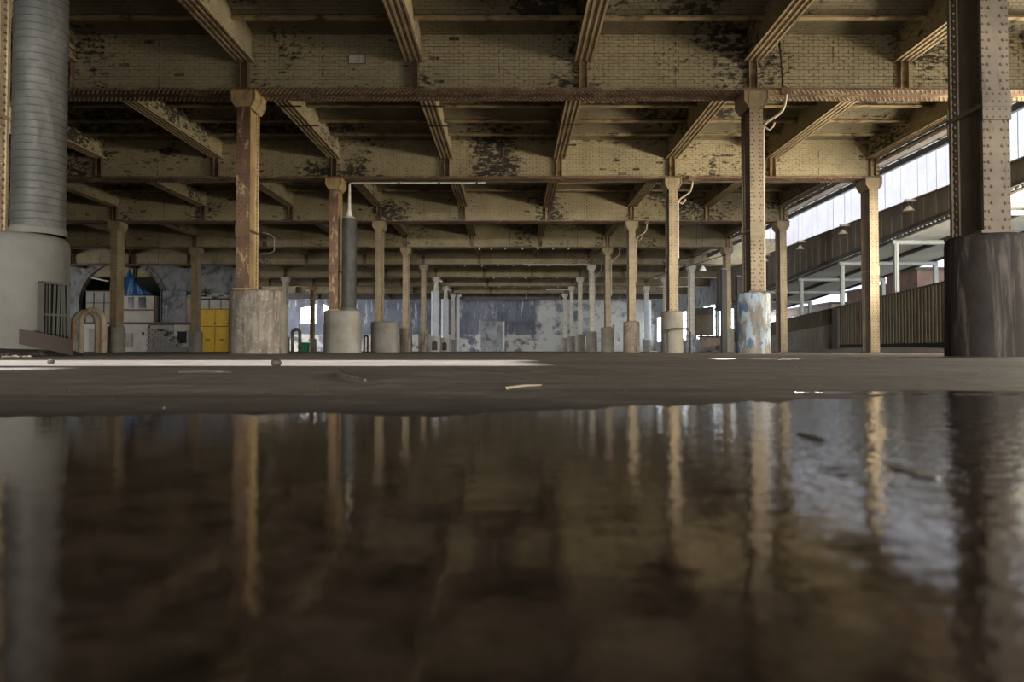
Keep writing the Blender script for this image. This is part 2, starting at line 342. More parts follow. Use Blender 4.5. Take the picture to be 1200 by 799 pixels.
# ceiling: brick jack arches between cross joists
SLOT = (-935, -425)  # unseen roof gap, added so the sun streaks the floor
mb = MB(); RISE = 24; NS = 8
for bay in range(-1, 11):
    for a in range(6):
        for q in range(NS):
            t0, t1 = q / NS, (q + 1) / NS
            d0 = bay + (a + t0) / 6; d1 = bay + (a + t1) / 6
            z0 = 727 + RISE * math.sin(math.pi * t0) ** 0.8; z1 = 727 + RISE * math.sin(math.pi * t1) ** 0.8
            spans = [(LEFT, RIGHT + 20 if bay < 6 else 1850)]
            if bay == 0 and ((0.37 < (d0 + d1) / 2 < 0.61)): spans = [(LEFT, SLOT[0]), (SLOT[1], RIGHT + 20)]
            if bay == 0 and ((0.29 < (d0 + d1) / 2 < 0.325)): spans = [(LEFT, -800), (-600, RIGHT + 20)]
            for (xa, xb) in spans:
                mb.add([P(xa, d0, z0), P(xb, d0, z0), P(xb, d1, z1), P(xa, d1, z1)], [(0, 1, 2, 3)])
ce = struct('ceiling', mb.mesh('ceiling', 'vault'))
jm = MB(); jm.box(X(LEFT), X(RIGHT), -0.075, 0.075, 0, 0.02); jm.box(X(LEFT), X(RIGHT), -0.012, 0.012, 0.02, 0.12)
jme = jm.mesh('joist', 'joist')
jm2 = MB(); jm2.box(X(LEFT), X(1850), -0.075, 0.075, 0, 0.02); jm2.box(X(LEFT), X(1850), -0.012, 0.012, 0.02, 0.12); jme2 = jm2.mesh('joist', 'joist')
for bay in range(1, 11):
    for a in range(1, 6): obj('joist', jme if bay < 6 else jme2, ce, (0, Y(bay + a / 6), Z(720)))

# walls around the hall
mb = MB(); mb.box(X(LEFT) - 0.3, X(LEFT), Y(-1.4), Y(BACK), 0, Z(760)); struct('wall_left', mb.mesh('wall_left', 'bluewall'))
mb = MB(); mb.box(X(LEFT), X(-520), Y(-1.4) - 0.3, Y(-1.4), 0, Z(760)); mb.box(X(-520), X(RIGHT), Y(-1.4) - 0.3, Y(-1.4), Z(325), Z(760)); struct('wall_front', mb.mesh('wall_front', 'bluewall'))  # unseen opening, cut low and narrow to shape the fill from behind
# back wall with two gabled window openings at its left
mb = MB(); yb0, yb1 = Y(BACK), Y(BACK) + 0.3
WN = [(-2750, -2520), (-2440, -2300)]
zl, zt, zp = 345, 545, 605
xs = [LEFT, WN[0][0], WN[0][1], WN[1][0], WN[1][1], 3000]
mb.box(X(LEFT), X(3000), yb0, yb1, 0, Z(zl)); mb.box(X(LEFT), X(3000), yb0, yb1, Z(zp), Z(760))
for a, b in ((xs[0], xs[1]), (xs[2], xs[3]), (xs[4], xs[5])): mb.box(X(a), X(b), yb0, yb1, Z(zl), Z(zp))
mb.prism([(X(-2750), Z(zt)), (X(-2520), Z(zp)), (X(-2750), Z(zp))], 'y', yb0, yb1)
mb.prism([(X(-2440), Z(zp)), (X(-2300), Z(zt - 10)), (X(-2300), Z(zp))], 'y', yb0, yb1)
wb = struct('wall_back', mb.mesh('wall_back', 'backwall'))
for i, (a, b) in enumerate(WN):
    mb = MB(); mb.box(X(a), X(b), yb1 - 0.08, yb1 - 0.05, Z(zl), Z(zp))
    w = struct('window_%d' % (i + 1), mb.mesh('window', 'litwin'))
    mb = MB(); t_ = 0.07
    mb.box(X(a), X(a) + t_, yb0 + .05, yb1 - 0.09, Z(zl), Z(zt)); mb.box(X(b) - t_, X(b), yb0 + .05, yb1 - 0.09, Z(zl), Z(zt)); mb.box(X(a), X(b), yb0 + .05, yb1 - .09, Z(zl), Z(zl) + t_)
    mb.box((X(a) + X(b)) / 2 - .03, (X(a) + X(b)) / 2 + .03, yb0 + .05, yb1 - .09, Z(zl), Z(zt + 25))
    obj('window_frame', mb.mesh('window_frame', 'steelwhite'), w)
# projecting pier block and conduits on the back wall
bl = thing('plastered_block', 'tall stained plaster block projecting from the foot of the back wall', 'wall block', P(-200, BACK, 0))
mb = MB(); mb.box(X(-395) - X(-200), X(-120) - X(-200), -1.6, -0.002, -EYE, Z(365) - EYE)
obj('block_body', mb.mesh('block_body', 'bluewall'), bl)
mb = MB(); mb.box(X(-120) - X(-200), X(-95) - X(-200), -1.62, -0.002, -EYE, Z(365) - EYE)
obj('lit_edge_strip', mb.mesh('lit_edge_strip', 'cabin'), bl)  # lit edge of the block, put in as a paler strip
mb = MB(); mb.box(X(-400) - X(-200), X(-90) - X(-200), -1.66, -0.002, Z(365) - EYE, Z(372) - EYE)
obj('coping', mb.mesh('coping', 'conc'), bl)
# low step at the far side of the hall, kerb at right
mb = MB(); mb.box(X(1372), X(1396), Y(1.0), Y(8), -0.02, 0.13); struct('trim_1', mb.mesh('kerb', 'road'))

# ------------------------------------------------------------------ longitudinal lines
LINES = [(-3500, 'far left beyond the hoops'), (-3088, 'over the far left aisle'), (-2677, 'over the outer left aisle'), (-2266, 'just left of the outer left columns'),
         (-1855, 'over the outer left column row'), (-1444, 'first right of the outer left columns'), (-1033, 'first left of the left column row'), (-622, 'over the left column row'),
         (-228, 'over the left half of the middle aisle'), (166, 'over the right half of the middle aisle'), (560, 'over the right column row'),
         (911, 'between the right and outer right columns'), (1262, 'along the open right edge')]
ORD = ['zeroth', 'nearest', 'second', 'third', 'fourth', 'fifth', 'sixth', 'seventh', 'eighth', 'ninth', 'tenth', 'farthest']

# ------------------------------------------------------------------ cross girders
H = 603
def gx(u): return X(u)
fl = MB(); fl.box(X(LEFT), X(RIGHT), -0.32, 0.32, 0, 0.035); fl.box(X(LEFT), X(RIGHT), -0.30, -0.16, 0.035, 0.055); fl_me = fl.mesh('bottom_flange', 'flange')
fl = MB(); fl.box(X(LEFT), X(1850), -0.32, 0.32, 0, 0.035); fl_far = fl.mesh('bottom_flange', 'flange')
def rivmesh(x0, pitch):
    rv = MB()
    n = int((X(RIGHT) - X(x0)) / pitch)
    for i in range(n):
        for j, yy in enumerate((-0.28, -0.21, -0.14, 0.14, 0.21, 0.28)):
            rv.rivet((X(x0) + pitch * (i + 0.5 * (j % 2)), yy, 0), (0, 0, -1), 0.021)
        rv.rivet((X(x0) + pitch * (i + 0.5), -0.32, 0.018), (0, -1, 0), 0.014)
    return rv.mesh('rivets', 'rivet')
rv_near = rivmesh(-1300, 0.10); rv_mid = rivmesh(-3200, 0.13)
wbm = MB(); wbm.box(X(LEFT), X(RIGHT), -0.17, 0.17, 0.035, Z(760) - Z(H)); web_plain = wbm.mesh('encasement', 'girdface')
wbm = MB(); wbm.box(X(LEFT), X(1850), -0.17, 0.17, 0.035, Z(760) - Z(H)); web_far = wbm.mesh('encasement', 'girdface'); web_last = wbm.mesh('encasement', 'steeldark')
wbm = MB(); wbm.box(X(LEFT), X(RIGHT), -0.155, 0.17, 0.035, Z(760) - Z(H)); web_mortar = wbm.mesh('encasement', 'mortar')
stf = MB(); stf.box(-0.09, -0.075, -0.30, -0.17, 0, 0.64); stf.box(-0.075, 0.075, -0.20, -0.17, 0, 0.64); stf.box(0.075, 0.09, -0.30, -0.17, 0, 0.64)
for i in range(9):
    for sx in (-.04, .04): stf.rivet((sx, -0.20, 0.05 + i * 0.07), (0, -1, 0), 0.012)
stf_me = stf.mesh('stiffener', 'flange'); stf_me2 = stf.mesh('stiffener', 'joist')
jl = MB(); jl.box(-0.012, 0.012, -0.178, -0.16, 0, 1.05); jl_me = jl.mesh('joint_strip', 'flange')
bm_brick = MB().box(-0.1, 0.1, -0.012, 0.014, -0.031, 0.031).mesh('brick', 'brick')
BW, BH = 0.213, 0.071
def brick_face(g, x0, x1, singles):
    rows = 19; z0 = 0.06; rest = MB(); cnt = 0; r_ = random.Random(5)
    for row in range(rows):
        off = BW / 2 if row % 2 else 0
        n_ = int((X(x1) - X(x0)) / BW)
        for i in range(n_):
            x = X(x0) + off + BW * (i + .5); y = -0.155 - r_.uniform(0.004, 0.016) - (0.006 if r_.random() < .1 else 0); z = z0 + BH * (row + .5)
            if r_.random() < 0.012: continue
            if singles and 1 <= row <= 9 and abs(x - (-0.2)) < 3.55 and cnt < 298:
                obj('brick', bm_brick, g, (x, y, z)); cnt += 1
            else:
                dz = r_.uniform(-.002, .002); rest.box(x - .1, x + .1, y - .012, y + .014, z - .031 + dz, z + .031 + dz)
    obj('brickwork', rest.mesh('brickwork', 'brick'), g, kind='stuff')
GIRDERS = {}
for d in range(1, 11):
    nm = ORD[d - 1] if d > 1 else None
    lab = 'brick-faced riveted cross girder spanning the hall above the %s pair of column rows' % ('nearest' if d == 1 else ORD[d]) if d < 10 else 'dark last cross girder right in front of the back wall'
    if d == 1: continue      # above the frame
    g = thing('cross_girder', {2: 'nearest visible brick-faced riveted cross girder, high across the picture top', 10: 'last cross girder, close in front of the dark back wall'}.get(d, '%s cross girder back, resting on the %s columns from the camera' % (ORD[d - 1], ORD[d])), 'girder', (0, Y(d), Z(H)), 'cross girders')
    GIRDERS[d] = g
    obj('bottom_flange', fl_me if d < 6 else fl_far, g)
    if d <= 7: obj('rivets', rv_near if d <= 3 else rv_mid, g, kind='stuff')
    if d <= 4:
        obj('encasement', web_mortar, g)
        brick_face(g, {2: -1280, 3: -1900, 4: -2500}[d], RIGHT, d == 2)
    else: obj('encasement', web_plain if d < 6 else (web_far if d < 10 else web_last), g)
    for i, (u, _) in enumerate(LINES):
        if abs(u) / d > 640: continue
        obj('stiffener', stf_me if u < -100 else stf_me2, g, (X(u), 0, 0.035))
        if i + 1 < len(LINES): obj('joint_strip', jl_me, g, (X((u + LINES[i + 1][0]) / 2 + R.uniform(-20, 20)), 0, 0.035))

# ------------------------------------------------------------------ longitudinal girders
L_ = S - 0.36
sf = MB(); sf.box(-0.19, 0.19, 0, L_, 0, 0.025)
rb = MB()
for xx in (-0.17, -0.06, 0.06, 0.17): rb.box(xx - 0.022, xx + 0.022, 0, L_, -0.02, 0)
rvs = MB()
for i in range(int(L_ / 0.11)):
    for xx in (-0.115, 0.0, 0.115): rvs.rivet((xx, 0.05 + i * 0.11, 0), (0, 0, -1), 0.02)
sw = MB(); sw.box(-0.13, 0.13, 0, L_, 0.025, Z(760) - Z(675))
sf_me, rb_me, rvs_me, sw_me = sf.mesh('bottom_flange', 'secflange'), rb.mesh('flange_ribs', 'secrib'), rvs.mesh('rivets', 'rivet'), sw.mesh('encasement', 'brickrow')
hangr = MB(); hangr.box(-0.32, 0.32, -0.02, 0.02, -0.045, -0.02); hang_me = hangr.mesh('clamp_bar', 'steeldark')
for b in range(1, 11):
    for (u, ph) in LINES:
        if abs(u) / (b + 1) > 640 or (b == 10 and abs(u) > 1300): continue
        g = thing('longitudinal_girder', 'cream longitudinal girder in %s bay, %s' % (ORD[b], ph), 'girder', (X(u), Y(b) + 0.18, Z(675)), 'longitudinal girders')
        obj('bottom_flange', sf_me, g); obj('flange_ribs', rb_me, g); obj('encasement', sw_me, g)
        if b <= 5: obj('rivets', rvs_me, g, kind='stuff')
        if b == 2 and u in (166, -228, -622):
            for yy in ((1.6, 3.6, 5.4) if u == 166 else (2.2, 3.7)): obj('clamp_bar', hang_me, g, (0.08, yy, 0))

# ------------------------------------------------------------------ columns
CH = Z(H)   # underside of cross girders
def shaft_mesh(z0, mat):
    s = MB(); s.box(-0.10, 0.10, -0.25, 0.25, z0, CH)
    s.box(-0.14, 0.14, 0.25, 0.275, z0, CH)
    for sx in (-1, 1):
        for sy in (-1, 1):
            a, b = sorted((sx * 0.10, sx * 0.118)); c, e = sorted((sy * 0.15, sy * 0.25)); s.box(a, b, c, e, z0, CH)
            a, b = sorted((sx * 0.118, sx * 0.14)); c, e = sorted((sy * 0.235, sy * 0.25)); s.box(a, b, c, e, z0, CH)
    return s.mesh('shaft', mat)
def rivets_mesh(z0, pitch, r=0.019):
    s = MB(); z = z0 + 0.06; i = 0
    while z < CH - 0.05:
        for xx in (-0.115, -0.058, 0.058, 0.115) if False else (-0.085, -0.03, 0.03, 0.085)[i % 2::2] if False else (-0.07, 0.07):
            s.rivet((xx + (0.012 if i % 2 else -0.012), -0.275, z), (0, -1, 0), r)
        for sx in (-1, 1):
            s.rivet((sx * 0.118, -0.20, z), (sx, 0, 0), r); s.rivet((sx * 0.118, 0.20, z), (sx, 0, 0), r)
        s.rivet((0.125, -0.275, z), (0, -1, 0), r * .7); s.rivet((-0.125, -0.275, z), (0, -1, 0), r * .7)
        z += pitch; i += 1
    return s.mesh('rivets', 'colrivet')
def splice_mesh(mat):
    s = MB(); s.box(-0.148, 0.148, -0.292, -0.275, 2.45, 2.75); s.box(-0.148, 0.148, 0.275, 0.29, 2.45, 2.75)
    s.box(-0.152, 0.152, -0.298, 0.296, 2.585, 2.625)
    for i in range(4):
        for xx in (-.1, -.035, .035, .1): s.rivet((xx, -0.292, 2.48 + i * .08), (0, -1, 0), .013)
    return s.mesh('splice_plate', mat)
def capital_mesh(mat):
    s = MB()
    for sy in (-0.29, 0.262):
        for sx in (-1, 1):
            pl = [(sx * 0.14, CH - 0.34), (sx * 0.235, CH - 0.20), (sx * 0.25, CH - 0.012), (sx * 0.14, CH - 0.012)]
            s.prism(pl, 'y', sy, sy + 0.028)
    for sx in (-1, 1):
        s.prism([(sx * 0.14, CH - 0.36), (sx * 0.165, CH - 0.36), (sx * 0.262, CH - 0.21), (sx * 0.235, CH - 0.19)], 'y', -0.31, 0.31)
        a, b = sorted((sx * 0.235, sx * 0.262)); s.box(a, b, -0.31, 0.31, CH - 0.21, CH - 0.012)
    s.box(-0.155, 0.155, -0.30, -0.275, CH - 0.34, CH - 0.012)
    s.box(-0.27, 0.27, -0.33, 0.33, CH - 0.013, CH - 0.0005)
    for i in range(4):
        for xx in (-.07, .07): s.rivet((xx, -0.30, CH - .06 - i * .07), (0, -1, 0), .016)
    return s.mesh('capital', mat)
def plinth_mesh(kind, mat, h):
    s = MB()
    if kind == 'round': prof = [(0.352, 0), (0.347, 0.25), (0.345, h - 0.06), (0.335, h - 0.02), (0.315, h)]; s.lathe(prof, 40)
    elif kind == 'dark': prof = [(0.392, 0), (0.392, 0.35), (0.386, 0.37), (0.382, h - 0.08), (0.375, h - 0.03), (0.35, h)]; s.lathe(prof, 48)
    elif kind == 'long': prof = [(0.36, 0), (0.355, h - 0.08), (0.345, h - 0.03), (0.31, h)]; s.lathe(prof, 48, cx=X(24), half=X(24))
    elif kind == 'huge': prof = [(0.44, 0), (0.435, h - 0.11), (0.42, h - 0.05), (0.385, h - 0.015), (0.33, h)]; s.lathe(prof, 56, cx=X(20), half=X(34))
    else:
        w = 0.30; s.prism([(-w, -w + .06), (-w + .06, -w), (w - .06, -w), (w, -w + .06), (w, w - .06), (w - .06, w), (-w + .06, w), (-w, w - .06)], 'z', 0, h)
    return smooth(s.mesh('plinth', mat), 50)
cache = {}
def cached(key_, fn):
    if key_ not in cache: cache[key_] = fn()
    return cache[key_]
def column(u, d, label, mat, pk, pm, ph, pitch=0.085, group='riveted steel columns', splice=True):
    c = thing('riveted_column', label, 'column', (X(u), Y(d), 0), group)
    if pk:
        pl = obj('plinth', cached((pk, pm, ph), lambda: plinth_mesh(pk, pm, ph)), c)
    z0 = ph if pk else 0.0
    obj('shaft', cached(('s', z0, mat), lambda: shaft_mesh(z0, mat)), c)
    obj('rivets', cached(('r', z0, pitch), lambda: rivets_mesh(z0, pitch)), c, kind='stuff')
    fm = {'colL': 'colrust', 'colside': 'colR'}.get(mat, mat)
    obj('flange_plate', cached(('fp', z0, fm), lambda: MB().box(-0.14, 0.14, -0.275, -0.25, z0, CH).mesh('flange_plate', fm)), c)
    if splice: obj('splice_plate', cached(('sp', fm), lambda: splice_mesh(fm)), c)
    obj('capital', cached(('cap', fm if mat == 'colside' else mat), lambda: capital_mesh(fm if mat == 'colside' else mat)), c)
    bp = cached(('bp', mat), lambda: MB().box(-0.19, 0.19, -0.31, 0.31, 0, 0.03).mesh('base_plate', mat))
    obj('base_plate', bp, c, (0, 0, z0))
    return c
LP = Z(141)
cols = {}
cols['L1'] = column(-622, 0.985, 'big plinthed column at the left frame edge beside the grey spiral duct', 'colR', 'huge', 'concgrey', Z(133))
cols['L2'] = column(-622, 2, 'ochre rusty riveted column on a wide brown plinth, left of centre', 'colL', 'long', 'conc', LP)
cols['L3'] = column(-622, 3, 'ochre rusty column sharing its wide plinth with a short spiral duct', 'colL', 'long', 'concpale', LP)
cols['L4'] = column(-622, 4, 'tan column on a long pale plinth, fourth back in left row', 'colR', 'long', 'concpale', Z(136), 0.12)
cols['L5'] = column(-622, 5, 'tan column on a narrow brown plinth, fifth back in left row', 'colR', 'block', 'conc', Z(132), 0.15)
cols['L6'] = column(-622, 6, 'tan column on a narrow brown plinth, sixth back in left row', 'colR', 'block', 'conc', Z(132), 0.2)
cols['L7'] = column(-622, 7, 'seventh left-row column, its foot wrapped in a thick white pipe', 'colW', 'block', 'concpale', Z(120), 0.25)
cols['L8'] = column(-622, 8, 'eighth left-row column, its foot wrapped in a thick white pipe', 'colW', 'block', 'concpale', Z(120), 0.25)
cols['L9'] = column(-622, 9, 'last left-row column, beside an elbowed white pipe near the back wall', 'colW', 'block', 'concpale', Z(120), 0.3)
cols['R1'] = column(550, 1, 'near dark riveted column on a blackened round plinth, right edge', 'colDark', 'dark', 'concdark', Z(133))
[o for o in cols['R1'].children if o.name.startswith('plinth')][0].location.x = X(7)
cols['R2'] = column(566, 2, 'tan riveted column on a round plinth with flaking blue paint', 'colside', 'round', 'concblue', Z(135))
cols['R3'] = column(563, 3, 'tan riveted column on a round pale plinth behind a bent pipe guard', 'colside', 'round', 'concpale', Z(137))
RN = {4: 'fourth', 5: 'fifth', 6: 'sixth', 7: 'seventh', 8: 'eighth', 9: 'ninth and last'}
for d in range(4, 10):
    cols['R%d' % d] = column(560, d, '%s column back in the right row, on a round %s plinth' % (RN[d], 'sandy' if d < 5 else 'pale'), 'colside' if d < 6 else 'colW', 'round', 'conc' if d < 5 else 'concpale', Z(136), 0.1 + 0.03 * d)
column(-1855, 4, 'tan column on a white round plinth right of the two cream hoops', 'colR', 'round', 'concpale', Z(112), 0.12)
column(-1855, 5, 'tan column just left of the yellow doors', 'colR', 'round', 'concpale', Z(112), 0.15)
column(-1862, 7, 'pale slim column seen right beside the wide brown plinth', 'colW', 'round', 'concpale', Z(112), 0.3)
column(-1872, 8, 'rusty column beside the small green bin', 'colL', 'round', 'concpale', Z(112), 0.3)
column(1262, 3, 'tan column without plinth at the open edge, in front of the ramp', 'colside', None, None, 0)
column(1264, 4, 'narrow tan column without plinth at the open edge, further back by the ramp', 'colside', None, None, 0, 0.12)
column(1262, 5, 'edge column between dark downpipes, behind the blue-stained plinth', 'colR', 'block', 'concpale', Z(130), 0.2)
column(1262, 6, 'pale edge column on a round plinth with a blue painted band', 'colW', 'round', 'concblue', Z(112), 0.3)
column(1262, 7, 'seventh edge column, mostly hidden behind the guarded column', 'colW', 'round', 'concpale', Z(112), 0.3)
column(1262, 8, 'far edge column with thick pale blue lagging', 'colW', 'round', 'concpale', Z(112), 0.3)

# ------------------------------------------------------------------ details on the plinths
def duct(name, u, d, z0, z1, r, label, mat='duct', ridges=True, pitch=0.078, group=None, elbow=False):
    t = thing(name, label, 'duct', P(u, d, 0)[:2] + (0,), group)
    prof = []; z = z0
    if ridges:
        i = 0
        while z < z1:
            prof += [(r, z), (r, z + pitch * .80), (r * 1.022, z + pitch * .86), (r * 1.022, z + pitch * .94)]; z += pitch
    else: prof = [(r, z0), (r, z1)]
    prof.append((r, z1))
    obj('duct_body', smooth(MB().lathe(prof, 36).mesh('duct_body', mat), 30), t)
    obj('collar', smooth(MB().lathe([(r * 1.06, z0), (r * 1.06, z0 + 0.06), (r * 1.01, z0 + .08)], 36).mesh('collar', 'concgrey' if ridges else mat), 30), t)
    return t
duct('spiral_duct', -549, 0.985, Z(133), Z(H + 140), 0.245, 'big grey spiral duct rising out of frame at the left edge')
t = duct('spiral_duct', -574, 3, LP, Z(465), 0.235, 'short grey spiral duct beside the ochre column, topped by a white cone')
mb = MB(); mb.lathe([(0.235, Z(465)), (0.10, Z(475)), (0.05, Z(500)), (0.035, Z(586))], 20)
obj('cone', smooth(mb.mesh('cone', 'whitepipe')), t)
ov = thing('overhead_pipe', 'long white horizontal pipe under the third girder, above the short duct', 'pipe', P(-574, 3, 590))
zz = 0
mb = MB(); mb.tube([(0, 0, -0.04), (0.02, 0, 0.0), (0.09, 0, 0.025), (X(480), 0, 0.03)], 0.032, 12); obj('pipe_run', smooth(mb.mesh('pipe_run', 'whitepipe')), ov)
for xx in (1.6, 2.9, 4.1): obj('pipe_clip', MB().box(xx - .03, xx + .03, -.045, .045, -.01, Z(H) - Z(590)).mesh('pipe_clip', 'rust'), ov)
for (u, d, z, u1, lab) in ((80, 6, 612, 555, 'white overhead pipe running to the sixth right-row column'), (320, 8, 571, 555, 'short white overhead pipe near the back, left of the right row')):
    z = {6: 600, 8: 571}[d]
    tt = thing('overhead_pipe', lab, 'pipe', P(u, d - 0.06, z))
    mb = MB(); mb.tube([(0, 0, 0), (X(u1 - u) - .2, 0, 0), (X(u1 - u) - .03, 0, -.06), (X(u1 - u), 0, -.25), (X(u1 - u), 0, -1.1)], 0.045, 10); obj('pipe_run', smooth(mb.mesh('pipe_run', 'whitepipe')), tt)
    obj('pipe_hanger', MB().box(.3, .34, -.01, .01, 0, Z(H) - Z(z) + .01).mesh('pipe_hanger', 'rust'), tt)
# lagged pipes at far left-row columns
for d, lab in ((7, 'thick white lagged pipe standing at the seventh left-row column'), (8, 'thick white lagged pipe standing at the eighth left-row column')):
    t = duct('lagged_pipe', -622, d - 0.085, 0, Z(480), 0.30, lab, 'lagging', False, group='lagged pipes')
    obj('top_bend', smooth(MB().tube([(-.02, 0, Z(480)), (.0, 0, Z(520)), (.1, 0, Z(560)), (.3, 0, Z(575)), (.5, 0, Z(560))], .1, 12).mesh('top_bend', 'whitepipe')), t)
    obj('foot_box', MB().box(-.38, .38, -.36, .30, 0, Z(120)).mesh('foot_box', 'cabin'), t)
    obj('arched_hole', MB().prism([(-.2, 0.1)] + [(.2 * math.cos(math.pi - a * math.pi / 8), .6 + .2 * math.sin(a * math.pi / 8)) for a in range(9)] + [(.2, 0.1)], 'y', -.372, -.355).mesh('arched_hole', 'rust'), t)
t = duct('lagged_pipe', -572, 9, 0, Z(540), 0.17, 'slim pale pipe with an elbow next to the last left-row column', 'lagging', False, group='lagged pipes')
obj('top_bend', smooth(MB().tube([(0, 0, Z(540)), (0, 0, Z(565)), (.15, 0, Z(585)), (.35, 0, Z(585))], .17, 14).mesh('top_bend', 'lagging')), t)
t = duct('lagged_pipe', 1262, 7.93, Z(100), Z(470), 0.29, 'thick pale blue lagged pipe on the far edge column', 'lagging', False, group='lagged pipes')

# L1 plinth: opening with wooden slats, rusty kerb plate, debris
g = thing('slatted_grating', 'dark opening with crooked grey wooden slats on the biggest left plinth', 'grating', (X(-568) + .452 * math.cos(math.radians(-17)), Y(.985) + .452 * math.sin(math.radians(-17)), 0)[:2] + (0,))
g.rotation_euler = (0, 0, math.radians(72)); g.scale = (0.8, 1, 1)
gz0, gz1 = Z(13), Z(75)
obj('dark_sheet', MB().box(-.17, .17, -.0, .02, gz0, gz1).mesh('dark_sheet', 'black'), g)  # flat black sheet painted in for the shaded hollow behind the slats
fr = MB(); fr.box(-.19, -.165, -.05, .02, gz0, gz1 + .02); fr.box(.165, .19, -.05, .02, gz0, gz1 + .02); fr.box(-.19, .19, -.05, .02, gz1, gz1 + .025); fr.box(-.17, .17, -.04, -.0, gz0 + .24, gz0 + .262)
obj('frame', fr.mesh('frame', 'wood'), g)
for i, xx in enumerate((-.12, -.07, -.015, .045, .095, .14)):
    w = R.uniform(.009, .014); lean = R.uniform(-.03, .03)
    obj('slat', MB().prism([(xx - w, gz0 + R.uniform(0, .04)), (xx + w, gz0), (xx + w + lean, gz1), (xx - w + lean, gz1)], 'y', -.03, -.012).mesh('slat', 'wood'), g)
kp = thing('rusted_kerb_plate', 'curved dark rusty steel plate around the foot of the left duct plinth', 'plate', (0, 0, 0))
mb = MB(); vs_ = []
for i in range(17):
    t_ = i / 16; a = math.radians(-55 + 45 * t_); cx, cy = X(-568), Y(0.985); r0 = 0.62
    zb = 0.115 * (1 - t_) + .010; zt_ = zb + 0.15 + .01 * t_
    for rr in (r0, r0 + .02): vs_ += [(cx + rr * math.cos(a), cy + rr * math.sin(a), zb), (cx + rr * math.cos(a), cy + rr * math.sin(a), zt_)]
fs = []
for i in range(16):
    a = i * 4; b = a + 4; fs += [(a + 2, b + 2, b + 3, a + 3), (a + 1, b + 1, b, a), (a + 3, b + 3, b + 1, a + 1), (a, b, b + 2, a + 2)]
mb.add(vs_, fs); obj('plate', mb.mesh('plate', 'rustdark'), kp)
mb = MB(); ys_ = random.Random(3)
for i in range(140):
    x = X(-700) + ys_.random() * 1.75; y = Y(0.985) - .55 - ys_.random() * .14; r = ys_.uniform(.01, .03)
    mb.rivet((x, y, 0), (ys_.uniform(-.2, .2), ys_.uniform(-.2, .2), 1), r, 5)
obj('rubble', mb.mesh('rubble', 'conc'), kind='stuff', label='grey grit and crumbs heaped along the foot of the left plinth', cat='rubble')
mb = MB(); mb.lathe([(0.66, 0), (0.61, .04), (0.54, .07), (.45, .09)], 40, cx=0, half=.36)
obj('rubble_bank', mb.mesh('rubble_bank', 'concdark'), loc=(X(-618), Y(0.985), 0), kind='stuff', label='dark bank of dirt around the biggest left plinth', cat='dirt')
# niche strips on the L2..L4 plinths
for d, lab in ((2, 'narrow dark slot with a rusty post right of the wide brown plinth'), (3, 'thin dark slotted post right of the ducted plinth'), (4, 'small dark slot post right of the long pale plinth')):
    t = thing('slotted_post', lab, 'post', (X(-546), Y(d) + .1, 0), 'slotted posts')
    obj('post_body', MB().box(-.11, .11, -.1, .1, 0, Z(110)).mesh('post_body', 'concpale'), t)
    obj('slot', MB().box(-.07, .02, -.104, -.09, .14, Z(95)).mesh('slot', 'black'), t)  # flat black panel painted in for the shade inside the slot
    obj('rusty_strip', MB().box(.02, .075, -.115, -.09, .14, Z(100)).mesh('rusty_strip', 'rust'), t)

# hoops
def hoop(u, d, w, h, r, label, mat, rot=0, square=False, parts=True):
    t = thing('hoop_guard', label, 'guard', (X(u), Y(d), 0), 'hoop guards'); t.rotation_euler = (0, 0, rot)
    pts = []; W2 = w / 2 - r
    if square: pts = [(-W2, 0, 0), (-W2, 0, h - .12 - r), (-W2 + .05, 0, h - .04 - r), (-W2 + .12, 0, h - r), (W2 - .12, 0, h - r), (W2 - .05, 0, h - .04 - r), (W2, 0, h - .12 - r), (W2, 0, 0)]
    else:
        zc = h - r - W2
        pts = [(-W2, 0, 0), (-W2, 0, zc * .5)] + [(W2 * math.cos(math.pi - a * math.pi / 14), 0, zc + W2 * math.sin(a * math.pi / 14)) for a in range(15)] + [(W2, 0, zc * .5), (W2, 0, 0)]
    obj('hoop_bar', smooth(MB().tube(pts, r, 12).mesh('hoop_bar', mat)), t)
    return t
hoop(-492 * 3.0, 3.0, 32 * 3.0 * k, Z(51 * 3.0), 0.085, 'front one of two cream concrete hoops beside the left plinth', 'hoop')
hoop(-500 * 3.3, 3.3, 34 * 3.3 * k, Z(49 * 3.3), 0.09, 'rear one of two cream concrete hoops, behind its twin', 'hoop')
hoop(-253 * 5, 5, 12.5 * 5 * k, Z(27 * 5), 0.09, 'brown arched hoop left of the small green bin', 'hooprust')
hoop(-171 * 3.9, 3.9, 5 * 3.9 * k * 1.3, Z(19 * 3.9), 0.045, 'slim brown hoop standing between the third and fourth left plinths', 'hooprust')
hoop(196 * 2.8, 2.8, 29 * 2.8 * k, Z(27 * 2.8), 0.03, 'thin dark bent pipe guard before the third right plinth', 'steeldark', square=True)
# green bin
t = thing('green_bin', 'small green plastic bin by the rusty column at left', 'bin', (X(-243 * 7.0), Y(7), 0))
obj('bin_body', MB().prism([(-.26, 0), (.26, 0), (.30, .62), (-.30, .62)], 'y', -.25, .25).mesh('bin_body', 'green'), t)
obj('bin_lid', MB().box(-.32, .32, -.28, .28, .62, .68).mesh('bin_lid', 'green'), t)

